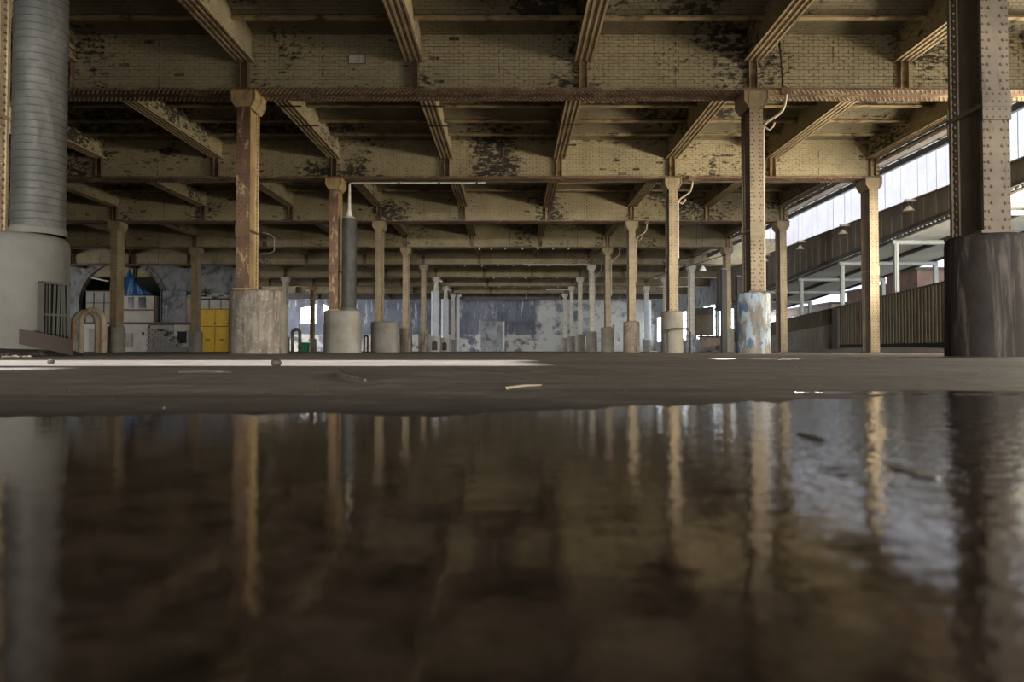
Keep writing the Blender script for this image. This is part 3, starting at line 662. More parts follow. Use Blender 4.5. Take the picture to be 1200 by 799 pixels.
# conduits and fittings on the right row capitals
for d, lab in ((2, 'bent tan conduit at the capital of the blue-plinth column'), (3, 'bent conduit at the capital of the guarded column'), (4, 'bent conduit at the capital of the fourth right column'),
               (5, 'bent conduit at the capital of the fifth right column'), (6, 'bent conduit at the capital of the sixth right column')):
    t = thing('conduit', lab, 'pipe', (X(566 if d == 2 else 562), Y(d), 0), 'capital conduits')
    zt_ = CH
    obj('pipe_run', smooth(MB().tube([(.17, -.2, Z(136) if d == 2 else 3.0), (.17, -.2, zt_ - .85), (.19, -.2, zt_ - .72), (.26, -.22, zt_ - .64), (.48, -.26, zt_ - .5), (.55, -.3, zt_ - .42), (.58, -.36, zt_ - .3), (.62, -.38, zt_ + .05)], .028, 10).mesh('pipe_run', 'ledger')), t)
    obj('branch', smooth(MB().tube([(.17, -.2, zt_ - .72), (.3, -.21, zt_ - .82), (.38, -.21, zt_ - .74), (.41, -.22, zt_ - .66)], .02, 8).mesh('branch', 'ledger')), t)
    obj('junction_box', MB().box(.48, .68, -.42, -.322, zt_ - .12, zt_ + .02).mesh('junction_box', 'flange'), t)
    if d == 2: obj('black_cable', smooth(MB().tube([(.52, -.36, zt_ + .02), (.53, -.34, zt_ + .3), (.50, -.34, zt_ + .7), (.49, -.3, zt_ + 1.05)], .018, 8).mesh('black_cable', 'black')), t)
# small conduit on outer far-left columns
t = thing('wall_bracket', 'thin bent grey conduit right of the ochre rusty column', 'bracket', P(-805, 2.9, 330))
obj('bracket_pipe', smooth(MB().tube([(-.55, 0, 0), (-.2, 0, .02), (-.05, 0, .1), (-.05, 0, .5), (-.2, 0, .62), (-.4, 0, .66)], .016, 8).mesh('bracket_pipe', 'block')), t)
# tag plate on the nearest girder
t = thing('tag_plate', 'small pale paper tag stuck high on the nearest girder, left of centre', 'tag', P(-362, 2.0, 680))
t.location.y = Y(2) - .19
obj('tag_sheet', MB().box(-.17, .17, -.02, 0, -.09, .09).mesh('tag_sheet', 'paper'), t)
obj('tag_frame', MB().box(-.185, .185, -.012, .0, -.1, .1).mesh('tag_frame', 'steeldark'), t)
# small white beads under the far girders
for d, us in ((5, (-190, -120, -40, 60, 150, 240, 330)), (6, (-330, -210, -100, 10, 120, 250, 380)), (7, (-280, -150, -20, 110, 240, 370)), (8, (-250, -120, 20, 160, 300, 430)), (9, (-300, -150, 0, 150, 300, 430))):
    me = cached('ins', lambda: smooth(MB().lathe([(.012, 0), (.012, .03), (.045, .05), (.05, .09), (.03, .12), (.01, .13)], 10).mesh('bead', 'beadwhite')))
    for u in us: obj('bead', me, None, (X(u), Y(d) - .24, Z(H) - .13), label='tiny white knob insulator under the %s cross girder' % ORD[d], cat='bead', group='white beads under the far girders')
# hanging rods near edge columns
for (a, b, lab) in (((395, 2.6, 640), (445, 2.6, 590 + 0), None),):
    pass
rods = [((1010, 5.6, 575), (1290, 5.0, 610), 'thin dark diagonal rod left of the downpipes, upper one'), ((900, 5.4, 470), (1250, 4.95, 560), 'thin dark diagonal rod left of the downpipes, lower one')]
for a, b, lab in rods:
    t = thing('tie_rod', lab, 'rod', P(*a))
    obj('rod', MB().tube([(0, 0, 0), tuple(Vector(P(*b)) - Vector(P(*a)))], .022, 8).mesh('rod', 'steeldark'), t)
t = thing('pendant_lamp', 'bluish enamel pendant lamp hanging beside the guarded right column', 'lamp', P(224 * 3.6, 3.6, 97 * 3.6))
obj('lamp_shade', smooth(MB().lathe([(.13, -.12), (.12, -.02), (.05, .06), (.02, .1)], 20).mesh('lamp_shade', 'lagging')), t)
obj('cable', MB().tube([(0, 0, .1), (0, 0, Z(748) - P(0, 0, 97 * 3.6)[2])], .008, 6).mesh('cable', 'steeldark'), t)
# dark downpipes around the fifth edge column
for (u, z0, z1, dd, lab) in ((1225, 0, 470, 4.93, 'dark blue-grey boxed downpipe, left of the fifth edge column'), (1318, 0, 430, 4.95, 'dark boxed downpipe, right of the fifth edge column')):
    t = thing('downpipe_box', lab, 'downpipe', P(u, dd, 0)[:2] + (0,))
    obj('box_body', MB().box(-.13, .13, -.15, .15, max(0.0, Z(z0) if z0 else 0), Z(z1)).mesh('box_body', 'steeldark'), t)
    obj('box_cap', MB().box(-.16, .16, -.18, .18, Z(z1), Z(z1) + .05).mesh('box_cap', 'steelwhite'), t)

# ------------------------------------------------------------------ open right edge: gutter, rails
e = thing('edge_gutter', 'pale pipe gutter with lattice bars along the open right roof edge', 'gutter', P(1345, 1.5, 675))
Lg = Y(6.2)
obj('gutter_pipe', smooth(MB().tube([(0, i * Lg / 20, 0) for i in range(21)], .10, 14).mesh('gutter_pipe', 'ledger')), e)
obj('pale_ledge', MB().box(X(1278 - 1345), X(1308 - 1345), 0, Lg, X(652 - 675), X(660 - 675)).mesh('pale_ledge', 'ledger'), e)
obj('outer_rail', MB().box(X(1372 - 1345), X(1384 - 1345), 0, Lg, X(655 - 675), X(675 - 675)).mesh('outer_rail', 'steeldark'), e)
lb = MB().box(X(1300 - 1345), X(1378 - 1345), -.03, .03, X(690 - 675), X(697 - 675)).mesh('lattice_bar', 'steeldark')
lr = MB().box(X(1318 - 1345), X(1326 - 1345), 0, Lg, X(684 - 675), X(690 - 675)).mesh('lattice_rail', 'steeldark'); obj('lattice_rail', lr, e)
cl = MB(); pc = [(.115 * math.cos(a * math.pi / 6), 0, .115 * math.sin(a * math.pi / 6)) for a in range(13)]; cl.tube(pc, .014, 6); cl.tube([(.1, 0, -.02), (.2, 0, .02), (X(30), 0, .05)], .016, 6); cl_me = smooth(cl.mesh('pipe_clip', 'rust'))
for i in range(int(Lg / .62)): obj('lattice_bar', lb, e, (0, .3 + i * .62, 0))
for i in range(int(Lg / 1.0)): obj('pipe_clip', cl_me, e, (0, .5 + i * 1.0, 0))
bk = MB(); bk.box(X(-90), X(0), -.04, .04, -.01, .02); bk.prism([(-.3, -.09), (.0, -.02), (.0, .0), (-.3, .0)], 'y', -.16, .16); bk_me = bk.mesh('gutter_bracket', 'rust')
for i in range(14): obj('gutter_bracket', bk_me, e, (-.05, .8 + i * 3.3, X(5)))
# edge roof slab
mb = MB(); mb.box(X(LEFT), X(SLOT[0]), Y(-1.4), Y(BACK), Z(762), Z(790)); mb.box(X(SLOT[1] + 10), X(RIGHT + 25), Y(-1.4), Y(BACK), Z(762), Z(790))
mb.box(X(RIGHT + 25), X(1860), Y(6.0), Y(BACK), Z(762), Z(790)); mb.box(X(SLOT[0]), X(SLOT[1] + 10), Y(-1.4), Y(.27), Z(762), Z(790)); mb.box(X(SLOT[0]), X(SLOT[1] + 10), Y(.62), Y(BACK), Z(762), Z(790))
struct('trim_2', mb.mesh('roof_slab', 'conc'))

# ------------------------------------------------------------------ ramp
XP = 1420
def ptop(d): return 335 - 40 * d     # parapet top
def cbot(d): return 592 - 50.3 * d   # canopy underside
CT = 532
par = thing('ramp_parapet', 'tall olive ribbed sheet parapet of the rising car ramp at right', 'parapet', (0, 0, 0))
DP = 0.0125; n_ = int((5.6 - 1.9) / DP)
for i in range(n_):
    d0 = 1.9 + i * DP; d1 = d0 + DP * .96; off = 0.022 if i % 2 else 0.0
    x0 = X(XP) + off; zb = 28 if d0 < 3.72 else max(28, 28 + (d0 - 3.72) * 14 + 60)
    if d0 > 3.72: zb = ptop(d0) - 66
    zb = max(6, zb)
    v = [(x0, Y(d0), Z(zb)), (x0 + .03, Y(d0), Z(zb)), (x0 + .03, Y(d1), Z(zb)), (x0, Y(d1), Z(zb)),
         (x0, Y(d0), Z(ptop(d0))), (x0 + .03, Y(d0), Z(ptop(d0))), (x0 + .03, Y(d1), Z(ptop(d1))), (x0, Y(d1), Z(ptop(d1)))]
    obj('parapet_sheet', MB().add(v, [(3, 2, 1, 0), (4, 5, 6, 7), (0, 1, 5, 4), (1, 2, 6, 5), (2, 3, 7, 6), (3, 0, 4, 7)]).mesh('parapet_sheet', 'parapet'), par)
def ybeam(mb, u0, u1, d0, d1, zf, t0, t1, n=1):
    v = []
    for d in (d0, d1):
        for u in (u0, u1):
            for t in (t0, t1): v.append((X(u), Y(d), Z(zf(d) + t)))
    mb.add(v, [(0, 1, 3, 2), (4, 6, 7, 5), (0, 4, 5, 1), (2, 3, 7, 6), (0, 2, 6, 4), (1, 5, 7, 3)]); return mb
obj('top_rail', ybeam(MB(), XP - 4, XP + 8, 1.9, 5.62, ptop, 0, 6).mesh('top_rail', 'steeldark'), par)
obj('base_gap_dark', MB().box(X(XP - 1), X(XP + 6), Y(1.9), Y(3.72), Z(14), Z(27)).mesh('base_gap_dark', 'black'), par)  # black bar stands in for the dark gap under the sheets
obj('parapet_post', MB().box(X(XP - 8), X(XP), Y(3.70), Y(3.76), 0, Z(ptop(3.72))).mesh('parapet_post', 'steeldark'), par)
obj('parapet_post', MB().box(X(XP - 8), X(XP), Y(2.70), Y(2.76), 0, Z(150)).mesh('parapet_post', 'rust'), par)
mb = MB(); 
ybeam(mb, XP + 10, 1872, -1.5, 8.3, ptop, -110, -96)
ybeam(mb, XP + 10, XP + 20, -1.5, 8.3, ptop, -300, -110); 
rampo = struct('ramp', mb.mesh('ramp', 'road'))
mb = MB(); mb.add([P(XP + 1, 3.76, -6), P(XP + 8, 3.76, -6), P(XP + 8, 6.6, -6), P(XP + 1, 6.6, -6), P(XP + 1, 3.76, ptop(3.76) - 66), P(XP + 8, 3.76, ptop(3.76) - 66), P(XP + 8, 6.6, 12), P(XP + 1, 6.6, 12)],
                  [(3, 2, 1, 0), (4, 5, 6, 7), (0, 1, 5, 4), (1, 2, 6, 5), (2, 3, 7, 6), (3, 0, 4, 7)]); struct('trim_3', mb.mesh('ramp_footing', 'road'))
ybp = MB(); ybeam(ybp, 1866, 1876, 1.3, 7.0, ptop, -105, -20)
far = thing('far_parapet', 'low far parapet along the other side of the car ramp', 'parapet', (0, 0, 0)); obj('parapet_wall', ybp.mesh('parapet_wall', 'brown'), far)

can = thing('ramp_canopy', 'canopy over the car ramp with brown boarded fascia and pale soffit', 'canopy', (0, 0, 0))
FP = 0.042; n_ = int((5.95 - 1.25) / FP)
for i in range(n_):
    d0 = 1.25 + i * FP; d1 = d0 + FP * .965; x0 = X(XP) + (0.014 if i % 2 else 0)
    v = [(x0, Y(d0), Z(cbot(d0))), (x0 + .04, Y(d0), Z(cbot(d0))), (x0 + .04, Y(d1), Z(cbot(d1))), (x0, Y(d1), Z(cbot(d1))),
         (x0, Y(d0), Z(CT)), (x0 + .04, Y(d0), Z(CT)), (x0 + .04, Y(d1), Z(CT)), (x0, Y(d1), Z(CT))]
    obj('fascia_board', MB().add(v, [(3, 2, 1, 0), (4, 5, 6, 7), (0, 1, 5, 4), (1, 2, 6, 5), (2, 3, 7, 6), (3, 0, 4, 7)]).mesh('fascia_board', 'board'), can)
obj('fascia_cap', MB().box(X(XP - 5), X(XP + 10), Y(1.2), Y(5.95), Z(CT), Z(CT + 6)).mesh('fascia_cap', 'board'), can)
obj('eave_channel', ybeam(MB(), XP - 10, XP + 3, 1.2, 5.95, cbot, -10, 2).mesh('eave_channel', 'steeldark'), can)
tw = MB()
for i in range(154):
    d = 1.3 + i * .03
    tw.add([P(XP + 3, d, cbot(d) - 14), P(XP + 9, d, cbot(d) - 14), P(XP + 9, d + .015, cbot(d) - 14), P(XP + 3, d + .015, cbot(d) - 14), P(XP + 3, d, cbot(d) - 4), P(XP + 9, d, cbot(d) - 4), P(XP + 9, d + .015, cbot(d) - 4), P(XP + 3, d + .015, cbot(d) - 4)],
           [(3, 2, 1, 0), (4, 5, 6, 7), (0, 1, 5, 4), (1, 2, 6, 5), (2, 3, 7, 6), (3, 0, 4, 7)])
obj('sheet_ends', tw.mesh('sheet_ends', 'steelwhite'), can, kind='stuff')
obj('inner_channel', ybeam(MB(), XP + 12, XP + 30, 1.2, 5.95, cbot, -16, 0).mesh('inner_channel', 'steeldark'), can)
obj('roof_sheet', ybeam(MB(), XP + 4, 1872, 1.2, 5.95, cbot, 0, 5).mesh('roof_sheet', 'soffit'), can)
obj('purlin', ybeam(MB(), 1640, 1654, 1.2, 5.95, cbot, -14, 0).mesh('purlin', 'steeldark'), can)
obj('purlin', ybeam(MB(), 1862, 1872, 1.2, 5.95, cbot, -10, 0).mesh('purlin', 'steeldark'), can)
for i in range(8):
    d = 1.62 + i * .525; zt_ = cbot(d) - 18
    cb = MB(); cb.tube([P(XP + 8, d, zt_ - 6), P(1858, d, zt_ - 6)], .085, 12); obj('cross_beam', smooth(cb.mesh('cross_beam', 'steelwhite')), can)
    ps = MB(); ps.box(X(XP + 14), X(XP + 30), Y(d) - .06, Y(d) + .06, Z(ptop(d) - 100), Z(zt_ - 4)); ps.box(X(XP + 18), X(XP + 26), Y(d) - .09, Y(d) + .09, Z(ptop(d) - 100), Z(zt_ - 4)); obj('post', ps.mesh('post', 'steelwhite'), can)
    ps = MB(); ps.box(X(1842), X(1858), Y(d) - .07, Y(d) + .07, Z(ptop(d) - 100), Z(zt_ - 4)); obj('post', ps.mesh('post', 'steelwhite'), can)
# fascia lamps
for i, (d, lab) in enumerate(((2.99, 'conical lamp on a short arm, nearest one along the canopy fascia'), (3.585, 'conical lamp on the canopy fascia, between the two plinthless columns'),
                              (4.12, 'conical lamp on the canopy fascia, just right of the narrow plinthless column'), (4.69, 'conical lamp on the canopy fascia, farthest visible one'))):
    t = thing('fascia_lamp', lab, 'lamp', P(XP, d, 512), 'canopy fascia lamps')
    obj('lamp_arm', MB().box(-.34, 0.02, -.045, .045, .12, .19).mesh('lamp_arm', 'ledger'), t)
    obj('stem', MB().tube([(-.22, 0, .12), (-.22, 0, -.03)], .018, 8).mesh('stem', 'steeldark'), t)
    obj('lamp_shade', smooth(MB().lathe([(.17, -.19), (.165, -.16), (.06, -.06), (.045, -.02)], 20, cx=-.22).mesh('lamp_shade', 'ledger')), t)

# white sheet wall above the canopy
ww = thing('sheet_wall', 'bright white panelled wall rising behind the ramp canopy', 'wall', (0, 0, 0))
wp = 0.087
for i in range(int((7.0 - 1.5) / wp)):
    d0 = 1.5 + i * wp; d1 = d0 + wp * .965; x0 = X(1880) + R.uniform(0, .02)
    v = [(x0, Y(d0), Z(cbot(d0) + 8)), (x0 + .05, Y(d0), Z(cbot(d0) + 8)), (x0 + .05, Y(d1), Z(cbot(d1) + 8)), (x0, Y(d1), Z(cbot(d1) + 8)), (x0, Y(d0), Z(1350)), (x0 + .05, Y(d0), Z(1350)), (x0 + .05, Y(d1), Z(1350)), (x0, Y(d1), Z(1350))]
    obj('wall_panel', MB().add(v, [(3, 2, 1, 0), (4, 5, 6, 7), (0, 1, 5, 4), (1, 2, 6, 5), (2, 3, 7, 6), (3, 0, 4, 7)]).mesh('wall_panel', 'panel'), ww)
obj('backing', MB().box(X(1880) + .09, X(1880) + .12, Y(1.5), Y(7.0), Z(592), Z(1350)).mesh('backing', 'rust'), ww)

# far right wall of the hall with a long band of obscured glazing
mb = MB(); xw = X(1850)
mb.box(xw, xw + .3, Y(7.05), Y(BACK), 0, Z(110)); mb.box(xw, xw + .3, Y(7.05), Y(BACK), Z(430), Z(762))
for i in range(7): yy = Y(7.05) + i * (Y(BACK) - Y(7.05) - .5) / 6; mb.box(xw, xw + .3, yy, yy + .5, Z(110), Z(430))
struct('wall_right', mb.mesh('wall_right', 'bluewall'))
for i in range(6):
    st = (Y(BACK) - Y(7.05) - .5) / 6; y0 = Y(7.05) + i * st + .5; y1 = y0 + st - .5
    w = struct('window_%d' % (i + 3), MB().box(xw + .15, xw + .18, y0, y1, Z(110), Z(430)).mesh('window', 'litwin'))
    fr = MB()
    for j in range(5): yy = y0 + j * (y1 - y0 - .06) / 4; fr.box(xw + .10, xw + .148, yy, yy + .06, Z(110), Z(430))
    for j in range(4): zz = Z(110) + j * (Z(430) - Z(110) - .06) / 3; fr.box(xw + .10, xw + .148, y0, y1, zz, zz + .06)
    obj('window_frame', fr.mesh('window_frame', 'steeldark'), w)

# buildings beyond the ramp
for i, (u0, u1, d0, d1, h, m, lab) in enumerate(((2200, 2700, 4.62, 5.0, 440, 'brown', 'brown brick building block seen under the canopy, right of the nearest white post'),
        (2320, 2750, 5.1, 5.9, 400, 'brown', 'dark brown building block behind the white ramp posts'), (2250, 2700, 6.0, 7.4, 330, 'pinkwall', 'pinkish low building at the far foot of the ramp'))):
    b = thing('far_building', lab, 'building', (X(u0), Y(d0), 0), 'buildings beyond the ramp')
    obj('wall', MB().box(0, X(u1 - u0), 0, Y(d1 - d0), -.02, Z(h)).mesh('wall', m), b)
    obj('roof', MB().box(-.15, X(u1 - u0) + .1, -.1, Y(d1 - d0) + .1, Z(h), Z(h) + .12).mesh('roof', 'steeldark'), b)
    for j in range(int(Y(d1 - d0) / 1.6)): obj('window', MB().box(-.03, .02, .5 + j * 1.6, 1.3 + j * 1.6, Z(h * .5), Z(h * .5) + 1.0).mesh('window', 'glassdark'), b)
# low walls at the far right end of the hall
b = thing('low_wall', 'pale pinkish low wall behind the blue-banded plinth at far right', 'wall', P(1390, 6.3, 0)[:2] + (0,))
obj('wall_body', MB().box(0, X(270), 0, .3, 0, Z(100)).mesh('wall_body', 'pinkwall'), b)
obj('wall_coping', MB().box(-.05, X(270) + .05, -.06, .36, Z(100), Z(110)).mesh('wall_coping', 'rust'), b)
b = thing('brown_hoarding', 'brown boarded hoarding behind the far right edge columns', 'hoarding', P(1640, 8.6, 0)[:2] + (0,))
for j in range(14): obj('board', MB().box(X(-40 + j * 34), X(-40 + j * 34) + .28, -R.uniform(0, .03), .05, 0, Z(120 + R.uniform(-15, 12))).mesh('board', 'brown'), b)
b = thing('dark_bay_wall', 'dark grey sheeted wall beyond the low pinkish wall', 'wall', P(1500, 7.2, 0)[:2] + (0,))
for j in range(3): obj('wall_sheet', MB().box(X(50 + j * 52), X(50 + j * 52) + .45, -R.uniform(0, .04), .05, Z(130), Z(360 + j * 6)).mesh('wall_sheet', 'board'), b)
for j in range(2): obj('frame_post', MB().box(X(40 + j * 110), X(50 + j * 110), 0, .12, 0, Z(365)).mesh('frame_post', 'brown'), b)

# ------------------------------------------------------------------ left background at about 6.8 bays
D = 6.75
def BX(px, d=D): return X((px - 600) * d)
def BZ(py, d=D): return max(0.0, Z((411 - py) * d))
def slab(px0, px1, py0, py1, y0, y1, d=D):
    return MB().box(BX(px0, d), BX(px1, d), Y(d) + y0, Y(d) + y1, BZ(py1, d), BZ(py0, d))
# arch wall
mb = MB(); yA, yB = Y(6.95), Y(6.95) + .4
cx, r, zc = BX(141, 6.95), (BX(190, 6.95) - BX(92, 6.95)) / 2, BZ(356, 6.95)
mb.box(X(LEFT), cx - r, yA, yB, 0, Z(760)); mb.box(cx + r, BX(281, 6.95), yA, yB, 0, Z(760))
N = 20
for i in range(N):
    a0, a1 = math.pi * i / N, math.pi * (i + 1) / N
    xa, xb = cx + r * math.cos(a0), cx + r * math.cos(a1); za, zb = zc + r * math.sin(a0), zc + r * math.sin(a1)
    mb.add([(xa, yA, za), (xb, yA, zb), (xb, yA, Z(760)), (xa, yA, Z(760)), (xa, yB, za), (xb, yB, zb), (xb, yB, Z(760)), (xa, yB, Z(760))], [(0, 1, 2, 3), (7, 6, 5, 4), (0, 4, 5, 1)])
struct('wall_far_left', mb.mesh('arch_wall', 'bluewall'))
ring = MB()
for i in range(N):
    a0, a1 = math.pi * i / N + .01, math.pi * (i + 1) / N - .01
    q = [(cx + rr * math.cos(a), zc + rr * math.sin(a)) for rr, a in ((r, a0), (r + .35, a0), (r + .35, a1), (r, a1))]
    ring.prism(q, 'y', yA - .06, yA - .001)
t = thing('arch_surround', 'grey stone surround of the tall dark arch behind the stacked cabins', 'arch', (0, 0, 0)); obj('voussoirs', ring.mesh('voussoirs', 'block'), t, kind='stuff')
mb = MB(); mb.box(cx - r - .3, cx + r + .3, yB + 3.0, yB + 3.2, 0, Z(760)); mb.box(cx - r - .3, cx - r - .1, yB, yB + 3.0, 0, Z(760)); mb.box(cx + r + .1, cx + r + .3, yB, yB + 3.0, 0, Z(760)); struct('wall_arch_blackout', mb.mesh('arch_blackout', 'black'))  # black box added behind the arch, keeps stray lamp light out
# ground row of white cabins
def cab(name, lab, px0, px1, py0, m, depth=2.0, d=D, dy=0.0, roof=True, cat='cabin', base=413):
    t = thing(name, lab, cat, (0, 0, 0))
    obj('cabin_body', slab(px0, px1, py0, base, dy, dy + depth, d).mesh('cabin_body', m), t)
    if roof: obj('roof_edge', slab(px0 - .6, px1 + .6, py0 - 1.2, py0, dy - .06, dy + depth, d).mesh('roof_edge', 'rust'), t)
    return t
t = cab('site_cabin', 'low white cabin left of the white round plinth, behind the hoops', 98, 131, 380, 'cabin')
obj('door', slab(104, 111, 385, 413, -.03, 0).mesh('door', 'cabingrey'), t)
t = cab('site_cabin', 'low white cabin with small dark window right of the white round plinth', 131.5, 175, 380, 'cabin')
fr = slab(147.5, 156, 390, 406, -.03, 0).mesh('window_frame', 'hoop'); w = obj('window', slab(149, 154, 391, 405, -.045, -.03).mesh('window', 'glassdark'), t); obj('window_frame', fr, t)
obj('wall_lamp', slab(166.5, 168.5, 389, 393, -.05, 0).mesh('wall_lamp', 'black'), t)
obj('corner_post', slab(173.4, 175, 381, 413, -.03, 0).mesh('corner_post', 'redtrim'), t)
t = cab('block_wall', 'grey block wall, half fallen, in front of a small grey shed', 176, 203, 381, 'cabingrey', d=D, cat='wall')
obj('window', slab(189, 195.5, 387, 400, -.03, 0).mesh('window', 'glassdark'), t)
bw = 0.42; r0 = 0
for row in range(9):
    nb = max(2, 6 - row // 2 + (1 if row < 2 else 0))
    for c_ in range(nb):
        x = BX(177.5) + (row % 2) * bw / 2 + c_ * bw
        obj('concrete_block', cached('cblk', lambda: MB().box(-.2, .2, -.1, .1, -.088, .088).mesh('concrete_block', 'block')), t, (x, Y(D) - .2, .09 + row * .185))
t = cab('site_cabin', 'small white kiosk with square window beside the tan column', 203.5, 222, 380.5, 'cabin')
obj('window', slab(208, 219, 388, 402, -.03, 0).mesh('window', 'glassdark'), t); fr = MB()
for (a, b_, c_, e_) in ((207, 220, 387, 388.3), (207, 220, 402, 403), (207, 208.2, 387, 403), (219, 220, 387, 403)): fr.box(BX(a), BX(b_), Y(D) - .05, Y(D), BZ(e_), BZ(c_))
obj('window_frame', fr.mesh('window_frame', 'cabin'), t)
# upper row
t = cab('upper_cabin', 'grey-green panelled upper cabin under the dark arch', 96, 131, 341, 'cabingrey', dy=.4, depth=1.5, base=379)
for a in (105, 117): obj('panel_joint', slab(a, a + .7, 342, 378, .37, .4).mesh('panel_joint', 'wood'), t)
obj('panel_joint', slab(96.5, 130.5, 354, 354.8, .37, .4).mesh('panel_joint', 'wood'), t)
t = cab('upper_cabin', 'white upper cabin with red sill and two dark windows under the blue tarpaulin', 139, 178, 346, 'cabin', dy=.4, depth=1.5, base=378, roof=False)
for a, b_ in ((146, 152), (158.5, 166.5)):
    obj('window', slab(a, b_, 347.5, 360.5, .36, .4).mesh('window', 'glassdark'), t)
obj('red_sill', slab(139, 178, 362, 363.6, .3, .4).mesh('red_sill', 'redtrim'), t)
obj('corner_post', slab(176.5, 178, 346, 378, .34, .4).mesh('corner_post', 'redtrim'), t)
t = cab('upper_cabin', 'peeling grey-blue upper partition right of the tarpaulin', 184, 214.5, 340, 'bluewall', dy=.4, depth=1.2, base=379, roof=False)
obj('corner_post', slab(184, 185.6, 340, 379, .34, .4).mesh('corner_post', 'steeldark'), t)
t = cab('upper_cabin', 'narrow pink and white upper partition beside the tan column', 215, 224, 349, 'pinkwall', dy=.4, depth=1.2, base=379, roof=False)
ls = MB(); ls.box(BX(94), BX(283), Y(D) - .05, Y(D) + 1.9, BZ(380), BZ(377.5)); 
t = thing('cabin_deck', 'thin rusty deck between the lower and upper rows of cabins', 'deck', (0, 0, 0)); obj('deck_slab', ls.mesh('deck_slab', 'rust'), t)
# white panels over yellow doors
t = thing('panel_band', 'row of white panels above the yellow doors', 'panels', (0, 0, 0))
for a, b_ in ((233, 242.5), (243.8, 256.5), (257.8, 270), (271, 283)): obj('panel', slab(a, b_, 351, 361.5, .2, .28).mesh('panel', 'cabin'), t)
obj('panel_frame', slab(232, 284, 349.5, 363, .28, .36).mesh('panel_frame', 'wood'), t)
t = thing('yellow_doors', 'tall yellow double doors left of the wide brown plinth', 'door', (0, 0, 0))
obj('door_frame', slab(231.5, 269.5, 362.5, 413, -.0, .2).mesh('door_frame', 'yellow'), t)
for a, b_ in ((236.5, 251.5), (252.8, 267.5)):
    lf = obj('door_leaf', slab(a, b_, 369, 413, -.06, -.002).mesh('door_leaf', 'yellow'), t)
    obj('door_ledge', slab(a + .4, b_ - .4, 382, 382.8, -.08, -.06).mesh('door_ledge', 'rust'), lf)
    obj('door_bolt', slab(a + 5, b_ - 5, 397.5, 398.5, -.09, -.06).mesh('door_bolt', 'rust'), lf)
for a, b_ in ((233, 241), (242, 252), (253, 268)): obj('top_panel', slab(a, b_, 363.4, 368, -.04, -.002).mesh('top_panel', 'yellow'), t)
# rubble shelf above: pale boards
t = thing('board_stack', 'pale boards stacked on top of the white panel band', 'boards', (0, 0, 0))
for j in range(9):
    a = 212 + j * 7 + R.uniform(-2, 2); obj('board', slab(a, a + R.uniform(12, 18), 347.4 - (j % 3) * 2.0, 349.2 - (j % 3) * 2.0, .1 + .1 * (j % 2), .5).mesh('board', 'cabin' if j % 2 else 'cabingrey'), t)
# tarpaulin
t = MB(); nu, nv = 14, 12; vs_ = []
for i in range(nu + 1):
    for j in range(nv + 1):
        u_ = i / nu; v_ = j / nv
        top = (147 + 3 * u_, 312 + 6 * u_); bot = (140 + 36 * u_, 345.5 - 1.0 * u_)
        if u_ > 0: top = (147 + 12 * u_, 312 + 24 * u_ ** .8)
        px = top[0] * (1 - v_) + bot[0] * v_; py = top[1] * (1 - v_) + bot[1] * v_
        dep = -.2 + .10 * math.sin(u_ * 17 + v_ * 3) * (0.3 + v_) + .5 * v_ * (1 - v_)
        vs_.append((BX(px), Y(D) + .25 - dep * .8, BZ(py) ))
nn = len(vs_); vs_ += [(a, b + .015, c) for (a, b, c) in vs_]
fs = []
for i in range(nu):
    for j in range(nv):
        q = (i * (nv + 1) + j, i * (nv + 1) + j + 1, (i + 1) * (nv + 1) + j + 1, (i + 1) * (nv + 1) + j); fs += [q, tuple(reversed([x + nn for x in q]))]
t.add(vs_, fs)
obj('blue_tarpaulin', smooth(t.mesh('tarpaulin', 'tarp'), 80), label='blue tarpaulin draped above the upper cabin behind the tan column', cat='tarpaulin')
# dark beams region clutter above: horizontal tube lamp in arch
t = thing('tube_lamp', 'slanting dull strip lamp hanging in front of the dark arch', 'lamp', P((106 - 600) * 6.5, 6.5, (411 - 325) * 6.5))
obj('lamp_tube', MB().tube([(0, 0, 0), (BX(126, 6.5) - BX(106, 6.5), 0, -.25)], .06, 10).mesh('lamp_tube', 'whitepipe'), t)
obj('cable', MB().tube([(.1, 0, .05), (.1, 0, Z(720) - Z(86 * 6.5))], .01, 6).mesh('cable', 'steeldark'), t)

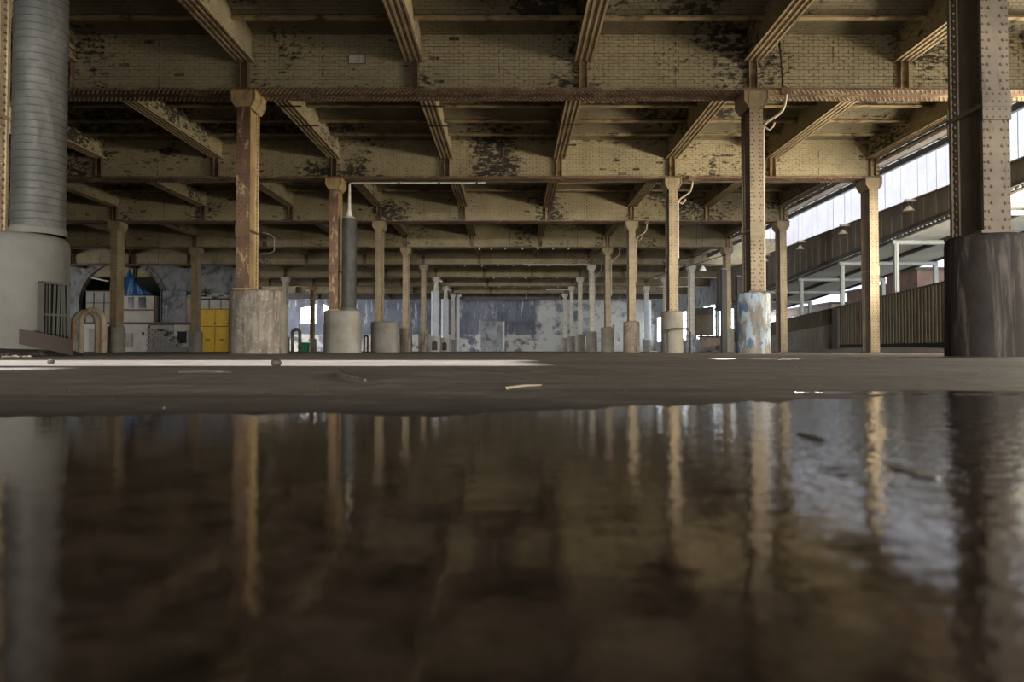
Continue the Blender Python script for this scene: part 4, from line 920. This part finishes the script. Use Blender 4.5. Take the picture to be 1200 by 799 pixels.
# ------------------------------------------------------------------ floor litter
def fp(px, py): d = EYE * 800 / (py - 411); return ((px - 600) / 800 * d, d)
def litter(name, lab, cat, p0, p1, r, m, z=0.0):
    a, b = fp(*p0), fp(*p1); mid = ((a[0] + b[0]) / 2, (a[1] + b[1]) / 2 + (b[1] - a[1]) * .1)
    o = Vector((*a, z + r)); q = MB(); q.tube([(0, 0, 0), (mid[0] - a[0], mid[1] - a[1], r * .4), (b[0] - a[0], b[1] - a[1], 0)], [r, r * .9, r * .5], 7)
    obj(name, smooth(q.mesh(name, m)), loc=o, label=lab, cat=cat)
litter('twig', 'dark thin twig on the dry floor left of centre', 'twig', (398, 437), (428, 449), .006, 'twig')
litter('straw', 'pale straw lying on the dry floor just right of centre', 'straw', (594, 456), (634, 452.5), .0022, 'straw')
litter('twig', 'pale splintered stick half sunk in the puddle at right', 'twig', (1040, 549), (1098, 566), .0012, 'paper', .0012)
litter('twig', 'short dark twig on the wet floor by the right column reflection', 'twig', (935, 512), (966, 519), .0016, 'twig')
litter('twig', 'dark thin stick lying flat at the left on the dry floor', 'twig', (210, 437.5), (272, 437.6), .004, 'twig')
for (px, py, r, lab) in ((324, 429, .022, 'small dark stone casting a bump on the bright floor streak'), (60, 426, .016, 'dark pebble on the bright floor streak near the left plinth')):
    x, y = fp(px, py); sm = MB().lathe([(r * .6, 0), (r, r * .4), (r * .8, r * 1.0), (r * .3, r * 1.3)], 9); obj('stone', smooth(sm.mesh('stone', 'steeldark')), loc=(x, y, 0), label=lab, cat='stone')
lf = MB(); lf.add([(-.011, 0, 0), (0, -.004, .001), (.012, 0, .0), (0, .004, .0012)], [(0, 1, 2, 3), (3, 2, 1, 0)])
for (px, py, lab) in ((980, 556, 'small dark leaf floating right of the tall column reflection'), (850, 576, 'small brown leaf floating near the middle right of the puddle'), (994, 641, 'tiny dark leaf in the bright reflection, lower right')):
    x, y = fp(px, py); obj('leaf', lf.mesh('leaf', 'twig'), loc=(x, y, .0022), label=lab, cat='leaf')
gr = MB(); rr = random.Random(11)
for i in range(260):
    y = rr.uniform(.62, 6) ** 1.0; x = rr.uniform(-1, 1) * y * .85; gr.rivet((x, y, 0), (0, 0, 1), rr.uniform(.0006, .0022) * (0.6 + y * .35), 5)
obj('grit', gr.mesh('grit', 'twig'), kind='stuff', label='fine grit and crumbs scattered over the dry floor', cat='grit')
